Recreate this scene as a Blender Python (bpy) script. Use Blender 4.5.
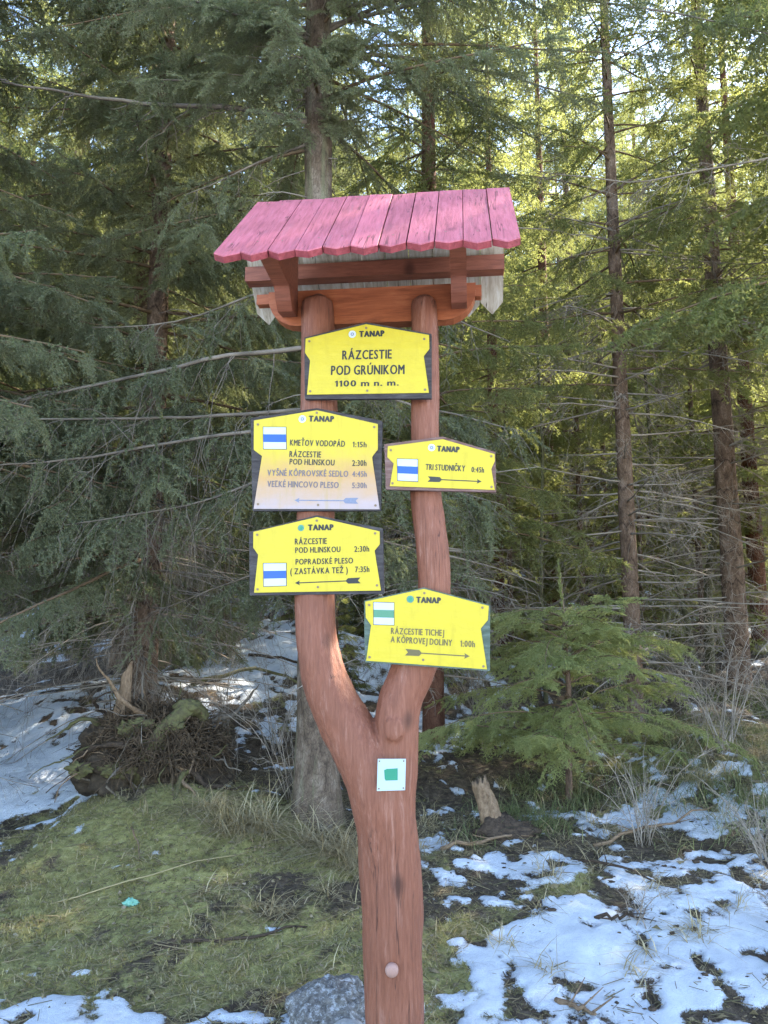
import bpy, math
import numpy as np
from mathutils import Vector

# ------------------------------------------------------------------ camera, sky, sun, exposure
for o in list(bpy.data.objects):
    bpy.data.objects.remove(o)
sc = bpy.context.scene
COL = sc.collection
R = math.radians

cam_d = bpy.data.cameras.new('camera')
cam = bpy.data.objects.new('camera', cam_d)
COL.objects.link(cam)
cam.location = (0.0, 0.0, 1.6)
cam.rotation_euler = (R(98), 0, 0)
cam_d.sensor_fit = 'VERTICAL'
cam_d.sensor_height = 24.0
cam_d.lens = 24.0 * 769 / 1024
cam_d.clip_start = 0.05
cam_d.clip_end = 2000
sc.camera = cam

SUN_AZ, SUN_EL = R(55), R(40)          # azimuth measured from +Y (view direction) towards +X
world = bpy.data.worlds.new('World')
sc.world = world
world.use_nodes = True
wn = world.node_tree
sky = wn.nodes.new('ShaderNodeTexSky')
sky.sky_type = 'NISHITA'
sky.sun_disc = False
sky.sun_elevation = SUN_EL
sky.sun_rotation = SUN_AZ
sky.altitude = 1100
bg = wn.nodes['Background']
bg.inputs['Strength'].default_value = 0.15
wn.links.new(sky.outputs[0], bg.inputs['Color'])

sun_d = bpy.data.lights.new('sun', 'SUN')
sun = bpy.data.objects.new('sun', sun_d)
COL.objects.link(sun)
sun_d.energy = 3.9
sun_d.angle = R(0.5)
sun_d.color = (1.0, 0.93, 0.80)
sdir = Vector((math.sin(SUN_AZ) * math.cos(SUN_EL), math.cos(SUN_AZ) * math.cos(SUN_EL), math.sin(SUN_EL)))
sun.rotation_euler = sdir.to_track_quat('Z', 'Y').to_euler()
sun.location = sdir * 60

sc.view_settings.view_transform = 'Standard'
sc.view_settings.look = 'None'
sc.view_settings.gamma = 1.0
sc.view_settings.exposure = 3.15
sc.view_settings.use_curve_mapping = False
sc.render.engine = 'CYCLES'
sc.cycles.max_bounces = 5
sc.cycles.diffuse_bounces = 2
sc.cycles.glossy_bounces = 2
sc.cycles.transmission_bounces = 3
sc.cycles.use_denoising = True
sc.cycles.denoiser = 'OPENIMAGEDENOISE'
sc.cycles.denoising_input_passes = 'RGB_ALBEDO_NORMAL'
sc.cycles.denoising_prefilter = 'NONE'
sc.cycles.sample_clamp_indirect = 6.0

# ------------------------------------------------------------------ numpy noise
_T = np.random.default_rng(7).random((64, 64, 64)).astype(np.float32)


def vnoise(x, y, z=0.0):
    x, y, z = np.broadcast_arrays(np.asarray(x, float), np.asarray(y, float), np.asarray(z, float))
    xi, yi, zi = np.floor(x).astype(int), np.floor(y).astype(int), np.floor(z).astype(int)
    fx, fy, fz = x - xi, y - yi, z - zi
    fx, fy, fz = [t * t * (3 - 2 * t) for t in (fx, fy, fz)]
    r = 0
    for a in (0, 1):
        for b in (0, 1):
            for c in (0, 1):
                w = (fx if a else 1 - fx) * (fy if b else 1 - fy) * (fz if c else 1 - fz)
                r = r + w * _T[(xi + a) & 63, (yi + b) & 63, (zi + c) & 63]
    return r


def fbm(x, y, z=0.0, octaves=4, gain=0.5):
    s, a, n = 0, 1.0, 0
    for k in range(octaves):
        f = 2.03 ** k
        s = s + a * vnoise(np.asarray(x) * f + 11.3 * k, np.asarray(y) * f + 5.7 * k, np.asarray(z) * f + 3.1 * k)
        n += a
        a *= gain
    return s / n


def sstep(a, b, x):
    t = np.clip((x - a) / (b - a), 0, 1)
    return t * t * (3 - 2 * t)


def unit(v):
    return v / np.maximum(np.linalg.norm(v, axis=-1, keepdims=True), 1e-9)


# ------------------------------------------------------------------ mesh building
class MB:
    """collects triangles (several material slots, smooth or flat) and links them as ONE mesh object"""

    def __init__(self):
        self.v, self.f, self.m, self.s, self.n = [], [], [], [], 0

    def add(self, verts, faces, mat=0, smooth=False):
        verts = np.asarray(verts, np.float32).reshape(-1, 3)
        faces = np.asarray(faces, np.int64)
        if faces.shape[1] == 4:
            faces = np.concatenate([faces[:, [0, 1, 2]], faces[:, [0, 2, 3]]])
        self.v.append(verts)
        self.f.append(faces + self.n)
        self.n += len(verts)
        self.m.append(np.full(len(faces), mat, np.int32))
        self.s.append(np.full(len(faces), smooth, bool))

    def tris(self, t, mat=0):
        t = np.asarray(t, np.float32).reshape(-1, 3, 3)
        self.add(t.reshape(-1, 3), np.arange(len(t) * 3).reshape(-1, 3), mat)

    def poly(self, pts, y0, y1, mat=0):
        """closed x-z outline extruded between the depths y0 (front) and y1"""
        n = len(pts)
        p = np.asarray(pts, float)
        a = np.stack([p[:, 0], np.full(n, y0), p[:, 1]], 1)
        b = np.stack([p[:, 0], np.full(n, y1), p[:, 1]], 1)
        from mathutils.geometry import tessellate_polygon
        tri = tessellate_polygon([[Vector((q[0], q[1], 0)) for q in p]])
        tri = np.array(tri)
        area = 0.5 * np.sum(p[:, 0] * np.roll(p[:, 1], -1) - np.roll(p[:, 0], -1) * p[:, 1])
        e1 = p[tri[:, 1]] - p[tri[:, 0]]
        e2 = p[tri[:, 2]] - p[tri[:, 0]]
        flip = (e1[:, 0] * e2[:, 1] - e1[:, 1] * e2[:, 0]) < 0
        tri[flip] = tri[flip][:, ::-1]
        self.add(a, tri, mat)
        self.add(b, tri[:, ::-1], mat)
        q = [[i, (i + 1) % n, n + (i + 1) % n, n + i] for i in range(n)]
        q = np.array(q)
        if area > 0:
            q = q[:, ::-1]
        self.add(np.concatenate([a, b]), q, mat)

    def box(self, x0, x1, y0, y1, z0, z1, mat=0):
        self.poly([(x0, z0), (x1, z0), (x1, z1), (x0, z1)], y0, y1, mat)

    def tube(self, pts, rad, n=6, mat=0, cap=True, smooth=True):
        p = np.asarray(pts, float)
        r = np.broadcast_to(np.asarray(rad, float), (len(p),))
        t = unit(np.gradient(p, axis=0))
        up = np.array([0, 0, 1.0]) if abs(t[0, 2]) < 0.9 else np.array([1.0, 0, 0])
        a = unit(np.cross(t, up))
        b = np.cross(t, a)
        ang = np.arange(n) * 2 * np.pi / n
        ring = p[:, None] + r[:, None, None] * (np.cos(ang)[None, :, None] * a[:, None] + np.sin(ang)[None, :, None] * b[:, None])
        i = np.arange(len(p) - 1)[:, None] * n
        j = np.arange(n)[None]
        k = (j + 1) % n
        q = np.stack([i + j, i + k, i + n + k, i + n + j], -1).reshape(-1, 4)
        v = ring.reshape(-1, 3)
        f = np.concatenate([q[:, [0, 1, 2]], q[:, [0, 2, 3]]])
        if cap:
            c0, c1 = len(v), len(v) + 1
            v = np.concatenate([v, p[:1], p[-1:]])
            e = (len(p) - 1) * n
            f = np.concatenate([f, np.stack([np.full(n, c0), k[0], j[0]], 1), np.stack([np.full(n, c1), e + j[0], e + k[0]], 1)])
        self.add(v, f, mat, smooth)

    def build(self, name, mats, parent=None, attrs=None):
        me = bpy.data.meshes.new(name)
        v = np.concatenate(self.v)
        f = np.concatenate(self.f)
        nf = len(f)
        me.vertices.add(len(v))
        me.vertices.foreach_set('co', v.astype(np.float32).ravel())
        me.loops.add(nf * 3)
        me.loops.foreach_set('vertex_index', f.astype(np.int32).ravel())
        me.polygons.add(nf)
        me.polygons.foreach_set('loop_start', np.arange(0, nf * 3, 3, dtype=np.int32))
        me.polygons.foreach_set('loop_total', np.full(nf, 3, np.int32))
        for m in (mats if isinstance(mats, (list, tuple)) else [mats]):
            me.materials.append(m)
        me.polygons.foreach_set('material_index', np.concatenate(self.m))
        me.polygons.foreach_set('use_smooth', np.concatenate(self.s))
        for k, a in (attrs or {}).items():
            at = me.attributes.new(k, 'FLOAT', 'POINT')
            at.data.foreach_set('value', np.asarray(a, np.float32))
        me.update(calc_edges=True)
        o = bpy.data.objects.new(name, me)
        COL.objects.link(o)
        if parent:
            o.parent = parent
        return o


def tag(o, label=None, cat=None, group=None, kind=None):
    for k, val in (('label', label), ('category', cat), ('group', group), ('kind', kind)):
        if val:
            o[k] = val
    return o


def thing(name, label, cat, loc=(0, 0, 0), rotz=0.0, group=None):
    o = bpy.data.objects.new(name, None)
    o.empty_display_size = 0.2
    COL.objects.link(o)
    o.location = loc
    o.rotation_euler = (0, 0, rotz)
    return tag(o, label, cat, group)


def copy_thing(root, loc, rotz, scale, label, group=None):
    c = root.copy()
    COL.objects.link(c)
    c.location = loc
    c.rotation_euler = (0, 0, rotz)
    c.scale = (scale, scale, scale)
    c['label'] = label
    if group:
        c['group'] = group
    for ch in list(root.children):
        d = ch.copy()
        COL.objects.link(d)
        d.parent = c
        for g in list(ch.children):
            e = g.copy()
            COL.objects.link(e)
            e.parent = d
    return c


# ------------------------------------------------------------------ materials
class NT:
    def __init__(self, name):
        self.mat = bpy.data.materials.new(name)
        self.mat.use_nodes = True
        self.t = self.mat.node_tree
        self.b = self.t.nodes['Principled BSDF']
        self.out = self.t.nodes['Material Output']

    def n(self, typ, **kw):
        x = self.t.nodes.new('ShaderNode' + typ)
        for k, val in kw.items():
            setattr(x, k, val)
        return x

    def l(self, a, b):
        self.t.links.new(a, b)

    def coords(self, scale=(1, 1, 1), kind='Object'):
        tc = self.n('TexCoord')
        mp = self.n('Mapping')
        mp.inputs['Scale'].default_value = scale
        self.l(tc.outputs[kind], mp.inputs[0])
        return mp.outputs[0]

    def noise(self, scale, detail=5, rough=0.6, vec=None, dist=0.0):
        x = self.n('TexNoise')
        x.inputs['Scale'].default_value = scale
        x.inputs['Detail'].default_value = detail
        x.inputs['Roughness'].default_value = rough
        x.inputs['Distortion'].default_value = dist
        if vec is not None:
            self.l(vec, x.inputs['Vector'])
        return x.outputs['Fac']

    def ramp(self, fac, stops, interp='LINEAR'):
        x = self.n('ValToRGB')
        cr = x.color_ramp
        cr.interpolation = interp
        while len(cr.elements) < len(stops):
            cr.elements.new(0.5)
        for e, (p, c) in zip(cr.elements, stops):
            e.position = p
            e.color = (c, c, c, 1) if isinstance(c, (int, float)) else (*c, 1)
        self.l(fac, x.inputs[0])
        return x.outputs['Color']

    def mix(self, fac, a, b, mode='MIX'):
        x = self.n('Mix', data_type='RGBA', blend_type=mode)
        for i, val in ((0, fac), (6, a), (7, b)):
            if hasattr(val, 'is_output'):
                self.l(val, x.inputs[i])
            elif isinstance(val, (int, float)):
                x.inputs[i].default_value = val
            else:
                x.inputs[i].default_value = (*val, 1)
        return x.outputs[2]

    def math(self, op, a, b=None):
        x = self.n('Math', operation=op)
        for i, val in enumerate((a, b)):
            if val is None:
                continue
            if hasattr(val, 'is_output'):
                self.l(val, x.inputs[i])
            else:
                x.inputs[i].default_value = val
        return x.outputs[0]

    def bump(self, h, strength=0.5, dist=0.01):
        x = self.n('Bump')
        x.inputs['Strength'].default_value = strength
        x.inputs['Distance'].default_value = dist
        self.l(h, x.inputs['Height'])
        self.l(x.outputs[0], self.b.inputs['Normal'])

    def color(self, c):
        if hasattr(c, 'is_output'):
            self.l(c, self.b.inputs['Base Color'])
        else:
            self.b.inputs['Base Color'].default_value = (*c, 1)

    def set(self, rough=0.7, spec=0.3, metal=0.0):
        self.b.inputs['Roughness'].default_value = rough
        self.b.inputs['Specular IOR Level'].default_value = spec
        self.b.inputs['Metallic'].default_value = metal
        return self.mat


def plain(name, c, rough=0.6, spec=0.3, var=0.25, scale=30):
    m = NT(name)
    f = m.noise(scale, 4)
    c = np.array(c)
    m.color(m.ramp(f, [(0.3, tuple(c * (1 - var))), (0.7, tuple(np.minimum(c * (1 + var), 1)))]))
    return m.set(rough, spec)


def wood(name, dark, mid, light, grain=(30, 30, 2.2), knots=True, rough=0.65, spec=0.25, wear=None, bump=0.35, dirt=0.55, cracks=False, vary=False):
    m = NT(name)
    v = m.coords(grain)
    g = m.noise(3.0, 6, 0.65, v, 0.6)
    col = m.ramp(g, [(0.28, dark), (0.5, mid), (0.74, light)])
    v2 = m.coords((1, 1, 1))
    big = m.noise(4.5, 4, 0.6, v2)
    col = m.mix(m.ramp(big, [(0.42, 0.0), (0.75, dirt)]), col, dark)
    if wear:
        w = m.noise(2.0, 7, 0.75, m.coords(tuple(np.maximum(np.array(grain) * 0.55, 2.0))), 0.4)
        col = m.mix(m.ramp(w, [(0.55, 0.0), (0.70, 0.55)]), col, wear)
    if knots:
        vo = m.n('TexVoronoi')
        vo.inputs['Scale'].default_value = 1.0
        m.l(m.coords((5.0, 5.0, 3.2)), vo.inputs['Vector'])
        k = m.ramp(vo.outputs['Distance'], [(0.05, 0.8), (0.15, 0.0)])
        col = m.mix(k, col, tuple(np.array(dark) * 0.45))
    if vary:                                    # no two boards took the paint alike
        geo = m.n('NewGeometry')
        hv = m.ramp(geo.outputs['Random Per Island'], [(0.0, 0.86), (0.5, 0.97), (1.0, 1.1)])
        col = m.mix(1.0, col, hv, 'MULTIPLY')
    crk = None
    if cracks:                                  # drying cracks along the grain
        gv = np.array(grain)
        crn = m.noise(1.0, 3, 0.5, m.coords(tuple(np.where(gv > 10, 30.0, 1.3))), 0.25)
        d_ = m.math('ABSOLUTE', m.math('SUBTRACT', crn, 0.5))
        where = m.ramp(m.noise(3.5, 3), [(0.48, 0.0), (0.58, 1.0)])
        crk = m.math('MULTIPLY', m.ramp(d_, [(0.004, 1.0), (0.014, 0.0)]), where)
        col = m.mix(m.math('MULTIPLY', crk, 0.8), col, tuple(np.array(dark) * 0.35))
    m.color(col)
    fine = m.noise(2.0, 8, 0.75, m.coords(tuple(np.array(grain) * 2.2)))
    m.bump(m.mix(0.5, g, fine), bump, 0.006)
    return m.set(rough, spec)


M = {}
M['post'] = wood('red_stained_post', (0.13, 0.044, 0.023), (0.19, 0.066, 0.035), (0.245, 0.098, 0.058), (40, 40, 3.2), True, 0.6, 0.3, (0.34, 0.18, 0.13), 0.9, 0.35, True)
M['beam'] = wood('orange_brown_beam', (0.19, 0.05, 0.018), (0.32, 0.092, 0.034), (0.42, 0.14, 0.058), (2.4, 22, 22), True, 0.55, 0.3, None, 0.3)
M['rail'] = wood('dark_brown_rail', (0.12, 0.036, 0.018), (0.21, 0.066, 0.034), (0.29, 0.10, 0.056), (3, 26, 26), True, 0.6, 0.3, None, 0.3)
M['grey_wood'] = wood('weathered_grey_boards', (0.22, 0.17, 0.12), (0.42, 0.36, 0.28), (0.58, 0.54, 0.47), (20, 3, 3), True, 0.8, 0.15, None, 0.5, 0.55, True, True)
M['pink'] = wood('faded_red_roof_paint', (0.26, 0.068, 0.075), (0.42, 0.105, 0.122), (0.50, 0.15, 0.17), (26, 2.6, 2.6), True, 0.65, 0.2, (0.24, 0.10, 0.11), 0.5, 0.55, True, True)
M['red_edge'] = wood('red_painted_edges', (0.13, 0.025, 0.025), (0.24, 0.045, 0.05), (0.34, 0.075, 0.08), (14, 14, 14), False, 0.7, 0.2)
M['board'] = wood('sign_backing_wood', (0.022, 0.018, 0.017), (0.048, 0.040, 0.038), (0.085, 0.074, 0.07), (4, 30, 30), False, 0.8, 0.2)
M['board_brown'] = wood('reddish_backing_wood', (0.09, 0.046, 0.036), (0.15, 0.085, 0.07), (0.22, 0.15, 0.13), (4, 30, 30), False, 0.8, 0.2)
M['board_green'] = wood('mossy_backing_wood', (0.045, 0.06, 0.042), (0.085, 0.108, 0.082), (0.15, 0.18, 0.155), (6, 20, 20), False, 0.85, 0.15)


def sign_paint(name, fade=False, base=(0.46, 0.345, 0.012)):
    m = NT(name)
    n = m.noise(9, 4)
    b = np.array(base)
    col = m.ramp(n, [(0.3, tuple(b * 0.95)), (0.7, tuple(np.minimum(b * 1.04, 1)))])
    if fade:                                    # the print has bleached and rusted towards the lower edge of this one plate
        sx = m.n('SeparateXYZ')
        m.l(m.coords(), sx.inputs[0])
        h = m.math('ADD', sx.outputs['Z'], m.math('MULTIPLY', m.math('SUBTRACT', m.noise(7, 4), 0.5), 0.10))
        c2 = m.ramp(m.math('MULTIPLY', h, 2.5), [(0.03, (0.33, 0.25, 0.235)), (0.14, (0.36, 0.235, 0.155)), (0.32, (0.40, 0.225, 0.075)), (0.50, (0.45, 0.31, 0.03)), (0.58, tuple(base))])
        sp = m.ramp(m.noise(70, 3), [(0.60, 0.0), (0.72, 0.35)])
        low = m.ramp(m.math('MULTIPLY', h, 2.5), [(0.1, 1.0), (0.5, 0.0)])
        col = m.mix(m.math('MULTIPLY', sp, low), c2, (0.45, 0.30, 0.22))
    st = m.ramp(m.noise(2.2, 6, 0.7, m.coords((16, 16, 2.5)), 0.3), [(0.52, 0.0), (0.80, 0.45)])
    col = m.mix(st, col, tuple(np.array(base) * 0.62))
    spk = m.ramp(m.noise(110, 3, 0.6), [(0.66, 0.0), (0.74, 0.55)])
    col = m.mix(spk, col, (0.20, 0.15, 0.05))
    m.color(col)
    m.bump(m.noise(6, 3), 0.12, 0.02)
    return m.set(0.42, 0.35)


M['yellow'] = sign_paint('yellow_sign_paint')
M['yellow_fade'] = sign_paint('bleached_yellow_sign_paint', True)
M['black'] = plain('black_print', (0.022, 0.02, 0.018), 0.5)
M['dark'] = plain('worn_black_print', (0.035, 0.032, 0.024), 0.5)
M['fadeprint'] = plain('faded_grey_print', (0.13, 0.105, 0.11), 0.5, var=0.35, scale=60)
M['fadeblue'] = plain('faded_blue_print', (0.15, 0.16, 0.21), 0.5)
M['brownprint'] = plain('weathered_brown_print', (0.11, 0.085, 0.032), 0.5, var=0.4, scale=60)
M['white'] = plain('white_paint', (0.42, 0.44, 0.46), 0.4, var=0.03)
M['blue'] = plain('blue_paint', (0.015, 0.075, 0.33), 0.4, var=0.08)
M['green'] = plain('green_mark_paint', (0.065, 0.185, 0.105), 0.4, var=0.08)
M['teal'] = plain('emblem_green', (0.07, 0.20, 0.125), 0.4, var=0.1, scale=90)
M['marker_green'] = plain('marker_green_paint', (0.02, 0.19, 0.105), 0.45, var=0.15)
M['marker_white'] = plain('marker_pale_paint', (0.36, 0.42, 0.42), 0.45, var=0.04)
M['screw'] = plain('rusty_screw', (0.16, 0.10, 0.05), 0.5, 0.5)
M['bolt'] = plain('bolt_cap_paint', (0.30, 0.17, 0.13), 0.6)


def bark(name, dark, mid, light, lichen=None, zs=1.0, rings=False):
    m = NT(name)
    v = m.coords((1, 1, 0.45 * zs))
    vo = m.n('TexVoronoi', feature='DISTANCE_TO_EDGE')
    vo.inputs['Scale'].default_value = 52
    wob = m.n('VectorMath', operation='ADD')
    wsc = m.n('VectorMath', operation='SCALE')
    wns = m.n('TexNoise')
    wns.inputs['Scale'].default_value = 30
    wns.inputs['Detail'].default_value = 4
    m.l(v, wns.inputs['Vector'])
    m.l(wns.outputs['Color'], wsc.inputs[0])
    wsc.inputs['Scale'].default_value = 0.035
    m.l(v, wob.inputs[0])
    m.l(wsc.outputs[0], wob.inputs[1])
    m.l(wob.outputs[0], vo.inputs['Vector'])
    n = m.noise(14, 8, 0.7, v, 0.4)
    col = m.ramp(n, [(0.3, dark), (0.5, mid), (0.72, light)])
    cr = m.ramp(vo.outputs['Distance'], [(0.0, 0.5), (0.09, 0.0)])
    col = m.mix(cr, col, tuple(np.array(dark) * 0.5))
    if rings:                                   # dark scars where the dead whorls break off
        sx = m.n('SeparateXYZ')
        m.l(m.coords(), sx.inputs[0])
        z = m.math('ADD', m.math('MULTIPLY', sx.outputs['Z'], 2.6), m.math('MULTIPLY', m.noise(6, 3), 0.8))
        fr = m.math('FRACT', z)
        col = m.mix(m.ramp(fr, [(0.86, 0.0), (0.92, 0.75), (0.97, 0.0)]), col, tuple(np.array(dark) * 0.5))
    if lichen:
        li = m.ramp(m.noise(7, 6, 0.7), [(0.52, 0.0), (0.66, 0.7)])
        col = m.mix(li, col, lichen)
    m.color(col)
    m.bump(m.mix(0.4, n, vo.outputs['Distance']), 1.0, 0.02)
    return m.set(0.9, 0.1)


M['bark_grey'] = bark('grey_spruce_bark', (0.04, 0.028, 0.02), (0.13, 0.092, 0.064), (0.25, 0.195, 0.145), (0.13, 0.135, 0.07))
M['bark_brown'] = bark('brown_spruce_bark', (0.05, 0.032, 0.022), (0.15, 0.095, 0.062), (0.28, 0.195, 0.14), None, 1.0, True)
M['bark_red'] = bark('reddish_spruce_bark', (0.05, 0.022, 0.014), (0.125, 0.055, 0.033), (0.20, 0.10, 0.065), None)
M['bark_olive'] = bark('olive_sapling_bark', (0.05, 0.045, 0.022), (0.11, 0.10, 0.05), (0.17, 0.155, 0.085), None)
M['twig'] = plain('dead_twig_bark', (0.25, 0.205, 0.16), 0.9, 0.1, 0.45, 9)
M['limb'] = plain('grey_limb_bark', (0.14, 0.112, 0.085), 0.9, 0.1, 0.45, 12)
M['stem'] = plain('shoot_bark', (0.13, 0.085, 0.05), 0.85, 0.1, 0.35, 12)


def needle_mat(name, a, b, tip, trans, tw=0.3):
    """a..b by clump, tip on the odd needle; light passes through as in any leaf"""
    m = NT(name)
    geo = m.n('NewGeometry')
    cl = m.noise(2.3, 4, 0.6)
    col = m.ramp(cl, [(0.36, a), (0.66, b)])
    rn = m.ramp(geo.outputs['Random Per Island'], [(0.0, 0.0), (0.6, 0.15), (1.0, 0.7)])
    col = m.mix(rn, col, tip)
    m.color(col)
    m.set(0.55, 0.25)
    tr = m.n('BsdfTranslucent')
    tcol = m.mix(rn, trans, tuple(np.minimum(np.array(trans) * 1.25, 1)))
    m.l(tcol, tr.inputs['Color'])
    mx = m.n('MixShader')
    mx.inputs[0].default_value = tw
    m.l(m.b.outputs[0], mx.inputs[1])
    m.l(tr.outputs[0], mx.inputs[2])
    m.l(mx.outputs[0], m.out.inputs['Surface'])
    return m.mat


M['needle_old'] = needle_mat('blue_green_needles', (0.065, 0.078, 0.044), (0.175, 0.185, 0.11), (0.28, 0.27, 0.165), (0.30, 0.33, 0.11), 0.38)
M['needle_young'] = needle_mat('fresh_green_needles', (0.15, 0.18, 0.06), (0.25, 0.26, 0.095), (0.36, 0.34, 0.15), (0.42, 0.45, 0.14), 0.40)
M['needle_far'] = needle_mat('yellow_green_needles', (0.05, 0.062, 0.028), (0.11, 0.115, 0.048), (0.20, 0.18, 0.075), (0.44, 0.46, 0.13), 0.46)


def blade_mat(name, stops, trans=0.25):
    m = NT(name)
    geo = m.n('NewGeometry')
    col = m.ramp(geo.outputs['Random Per Island'], stops)
    col = m.mix(0.35, col, m.ramp(m.noise(5, 4), [(0.3, (0.06, 0.055, 0.03)), (0.7, (0.28, 0.27, 0.12))]))
    m.color(col)
    m.set(0.7, 0.15)
    tr = m.n('BsdfTranslucent')
    m.l(col, tr.inputs['Color'])
    mx = m.n('MixShader')
    mx.inputs[0].default_value = trans
    m.l(m.b.outputs[0], mx.inputs[1])
    m.l(tr.outputs[0], mx.inputs[2])
    m.l(mx.outputs[0], m.out.inputs['Surface'])
    return m.mat


M['moss_blade'] = blade_mat('mossy_grass', [(0.0, (0.18, 0.15, 0.065)), (0.35, (0.40, 0.325, 0.085)), (0.7, (0.50, 0.40, 0.15)), (0.85, (0.55, 0.44, 0.28))])
M['straw'] = blade_mat('dry_straw', [(0.0, (0.24, 0.16, 0.08)), (0.5, (0.50, 0.37, 0.19)), (1.0, (0.66, 0.53, 0.34))])
M['green_blade'] = blade_mat('green_grass', [(0.0, (0.10, 0.12, 0.04)), (0.6, (0.18, 0.21, 0.07)), (1.0, (0.34, 0.30, 0.15))])
M['litter'] = blade_mat('brown_litter', [(0.0, (0.03, 0.018, 0.010)), (0.6, (0.10, 0.06, 0.035)), (1.0, (0.22, 0.15, 0.09))], 0.05)
M['leaf'] = blade_mat('pale_dead_leaves', [(0.0, (0.08, 0.05, 0.03)), (0.6, (0.18, 0.12, 0.08)), (1.0, (0.32, 0.24, 0.18))], 0.1)


def rock_mat(name, a, b, frost=None):
    m = NT(name)
    n = m.noise(16, 8, 0.7)
    col = m.ramp(n, [(0.3, a), (0.7, b)])
    if frost:
        col = m.mix(m.ramp(m.noise(15, 9, 0.8), [(0.50, 0.0), (0.60, 0.85)]), col, frost)
    m.color(col)
    m.bump(n, 0.6, 0.02)
    return m.set(0.85, 0.2)


M['rock'] = rock_mat('frosted_rock', (0.04, 0.036, 0.032), (0.17, 0.155, 0.14), (0.33, 0.33, 0.33))
M['stone'] = rock_mat('smooth_grey_stone', (0.22, 0.21, 0.20), (0.36, 0.35, 0.33))
M['peat'] = rock_mat('peaty_soil', (0.016, 0.010, 0.007), (0.10, 0.068, 0.044))
M['root_soil'] = rock_mat('rooty_soil', (0.010, 0.007, 0.005), (0.085, 0.060, 0.038))
M['mossy'] = rock_mat('mossy_dead_wood', (0.06, 0.045, 0.028), (0.15, 0.14, 0.05))
M['deadwood'] = rock_mat('split_dead_wood', (0.10, 0.06, 0.035), (0.30, 0.20, 0.12))
M['tissue'] = plain('mint_tissue', (0.17, 0.36, 0.26), 0.7, 0.2, 0.08)

M['root_hair'] = plain('dark_root_fibres', (0.085, 0.058, 0.036), 0.9, 0.1, 0.6, 14)

# ------------------------------------------------------------------ ground: one sheet to the horizon
def terrain(x, y):
    x = np.asarray(x, float)
    y = np.asarray(y, float)
    z = np.interp(y, [-60, 3.2, 5.3, 8, 9.5, 14, 22, 40, 80, 140, 400], [0, 0, 0.22, 0.58, 0.78, 1.5, 3.2, 8.2, 22, 45, 130])
    z = z + 0.42 * np.exp(-((x + 2.6) / 1.5) ** 2 - ((y - 7.4) / 1.3) ** 2)
    z = z + 0.14 * np.exp(-((x + 1.2) / 0.9) ** 2 - ((y - 5.1) / 0.7) ** 2)
    z = z + 0.22 * np.exp(-((x - 3.1) / 1.2) ** 2 - ((y - 6.6) / 1.0) ** 2)
    z = z + 0.70 * np.exp(-((x + 1.3) / 1.7) ** 2 - ((y - 10.0) / 1.9) ** 2)
    far = sstep(2.6, 6.0, y)
    z = z + (fbm(x * 0.7 + 3, y * 0.7, octaves=3) - 0.5) * 0.30 * far
    z = z + (fbm(x * 3.1, y * 3.1, 5.2, octaves=4) - 0.5) * 0.14 * (0.35 + 0.65 * far)
    return z


# snow and moss by where they lie: (x, y, radius x, radius y, weight)
SNOW = [(-2.9, 6.0, 1.0, 1.3, 1.6), (-3.7, 7.5, 1.2, 1.5, 1.1), (-1.3, 8.4, 1.2, 1.5, 1.1), (-0.4, 9.6, 1.6, 1.9, 0.9), (-1.25, 3.33, 0.42, 0.22, 1.2), (-0.62, 3.25, 0.25, 0.16, 0.9),
        (0.95, 3.6, 0.75, 0.85, 1.25), (1.7, 3.9, 0.8, 0.9, 1.1), (0.55, 4.5, 0.42, 0.45, 1.0), (1.55, 4.7, 0.6, 0.4, 0.8), (0.95, 5.3, 0.4, 0.3, 0.55), (0.30, 5.0, 0.25, 0.3, 0.6), (-0.52, 4.0, 0.09, 0.05, 1.0),
        (1.2, 5.6, 0.6, 0.4, 0.75), (2.0, 5.5, 0.7, 0.5, 0.65), (2.4, 4.6, 0.7, 0.5, 0.7), (0.6, 7.4, 0.8, 0.7, 0.5), (1.2, 11, 2.0, 1.6, 0.55), (3.4, 12, 2.5, 1.5, 0.5), (5.0, 16, 5, 3, 0.42), (-2, 15, 6, 4, 0.6), (2, 22, 9, 5, 0.4), (0, 40, 60, 16, 0.3),
        (0, -3.5, 12, 5.6, 1.3), (5, 2.4, 3.5, .9, .9), (-4.6, 2.3, 3, .8, .9)]  # unseen snow behind and beside the camera, added to bounce light forward
MOSS = [(.75, 4.3, .5, .35, .62), (1.5, 4.2, .5, .4, .5), (2.3, 7.2, 1.4, 1.2, .8), (-1.3, 4.7, 1.1, 1.1, 1.3), (-0.7, 3.8, 0.8, 0.5, 1.1), (-1.9, 5.6, 0.8, 0.5, 1.0), (-0.5, 4.5, 0.6, 0.8, 0.8), (0.2, 3.5, 0.3, 0.45, 0.9), (0.45, 4.0, 0.3, 0.22, 0.55), (2.8, 5.8, 0.7, 0.5, 0.8), (1.0, 3.9, 0.2, 0.15, 0.5)]


def field(blobs, x, y):
    s = np.zeros_like(np.asarray(x, float))
    for bx, by, rx, ry, w in blobs:
        s = np.maximum(s, w * np.exp(-(((x - bx) / rx) ** 2 + ((y - by) / ry) ** 2) ** 1.5))
    return s


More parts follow.
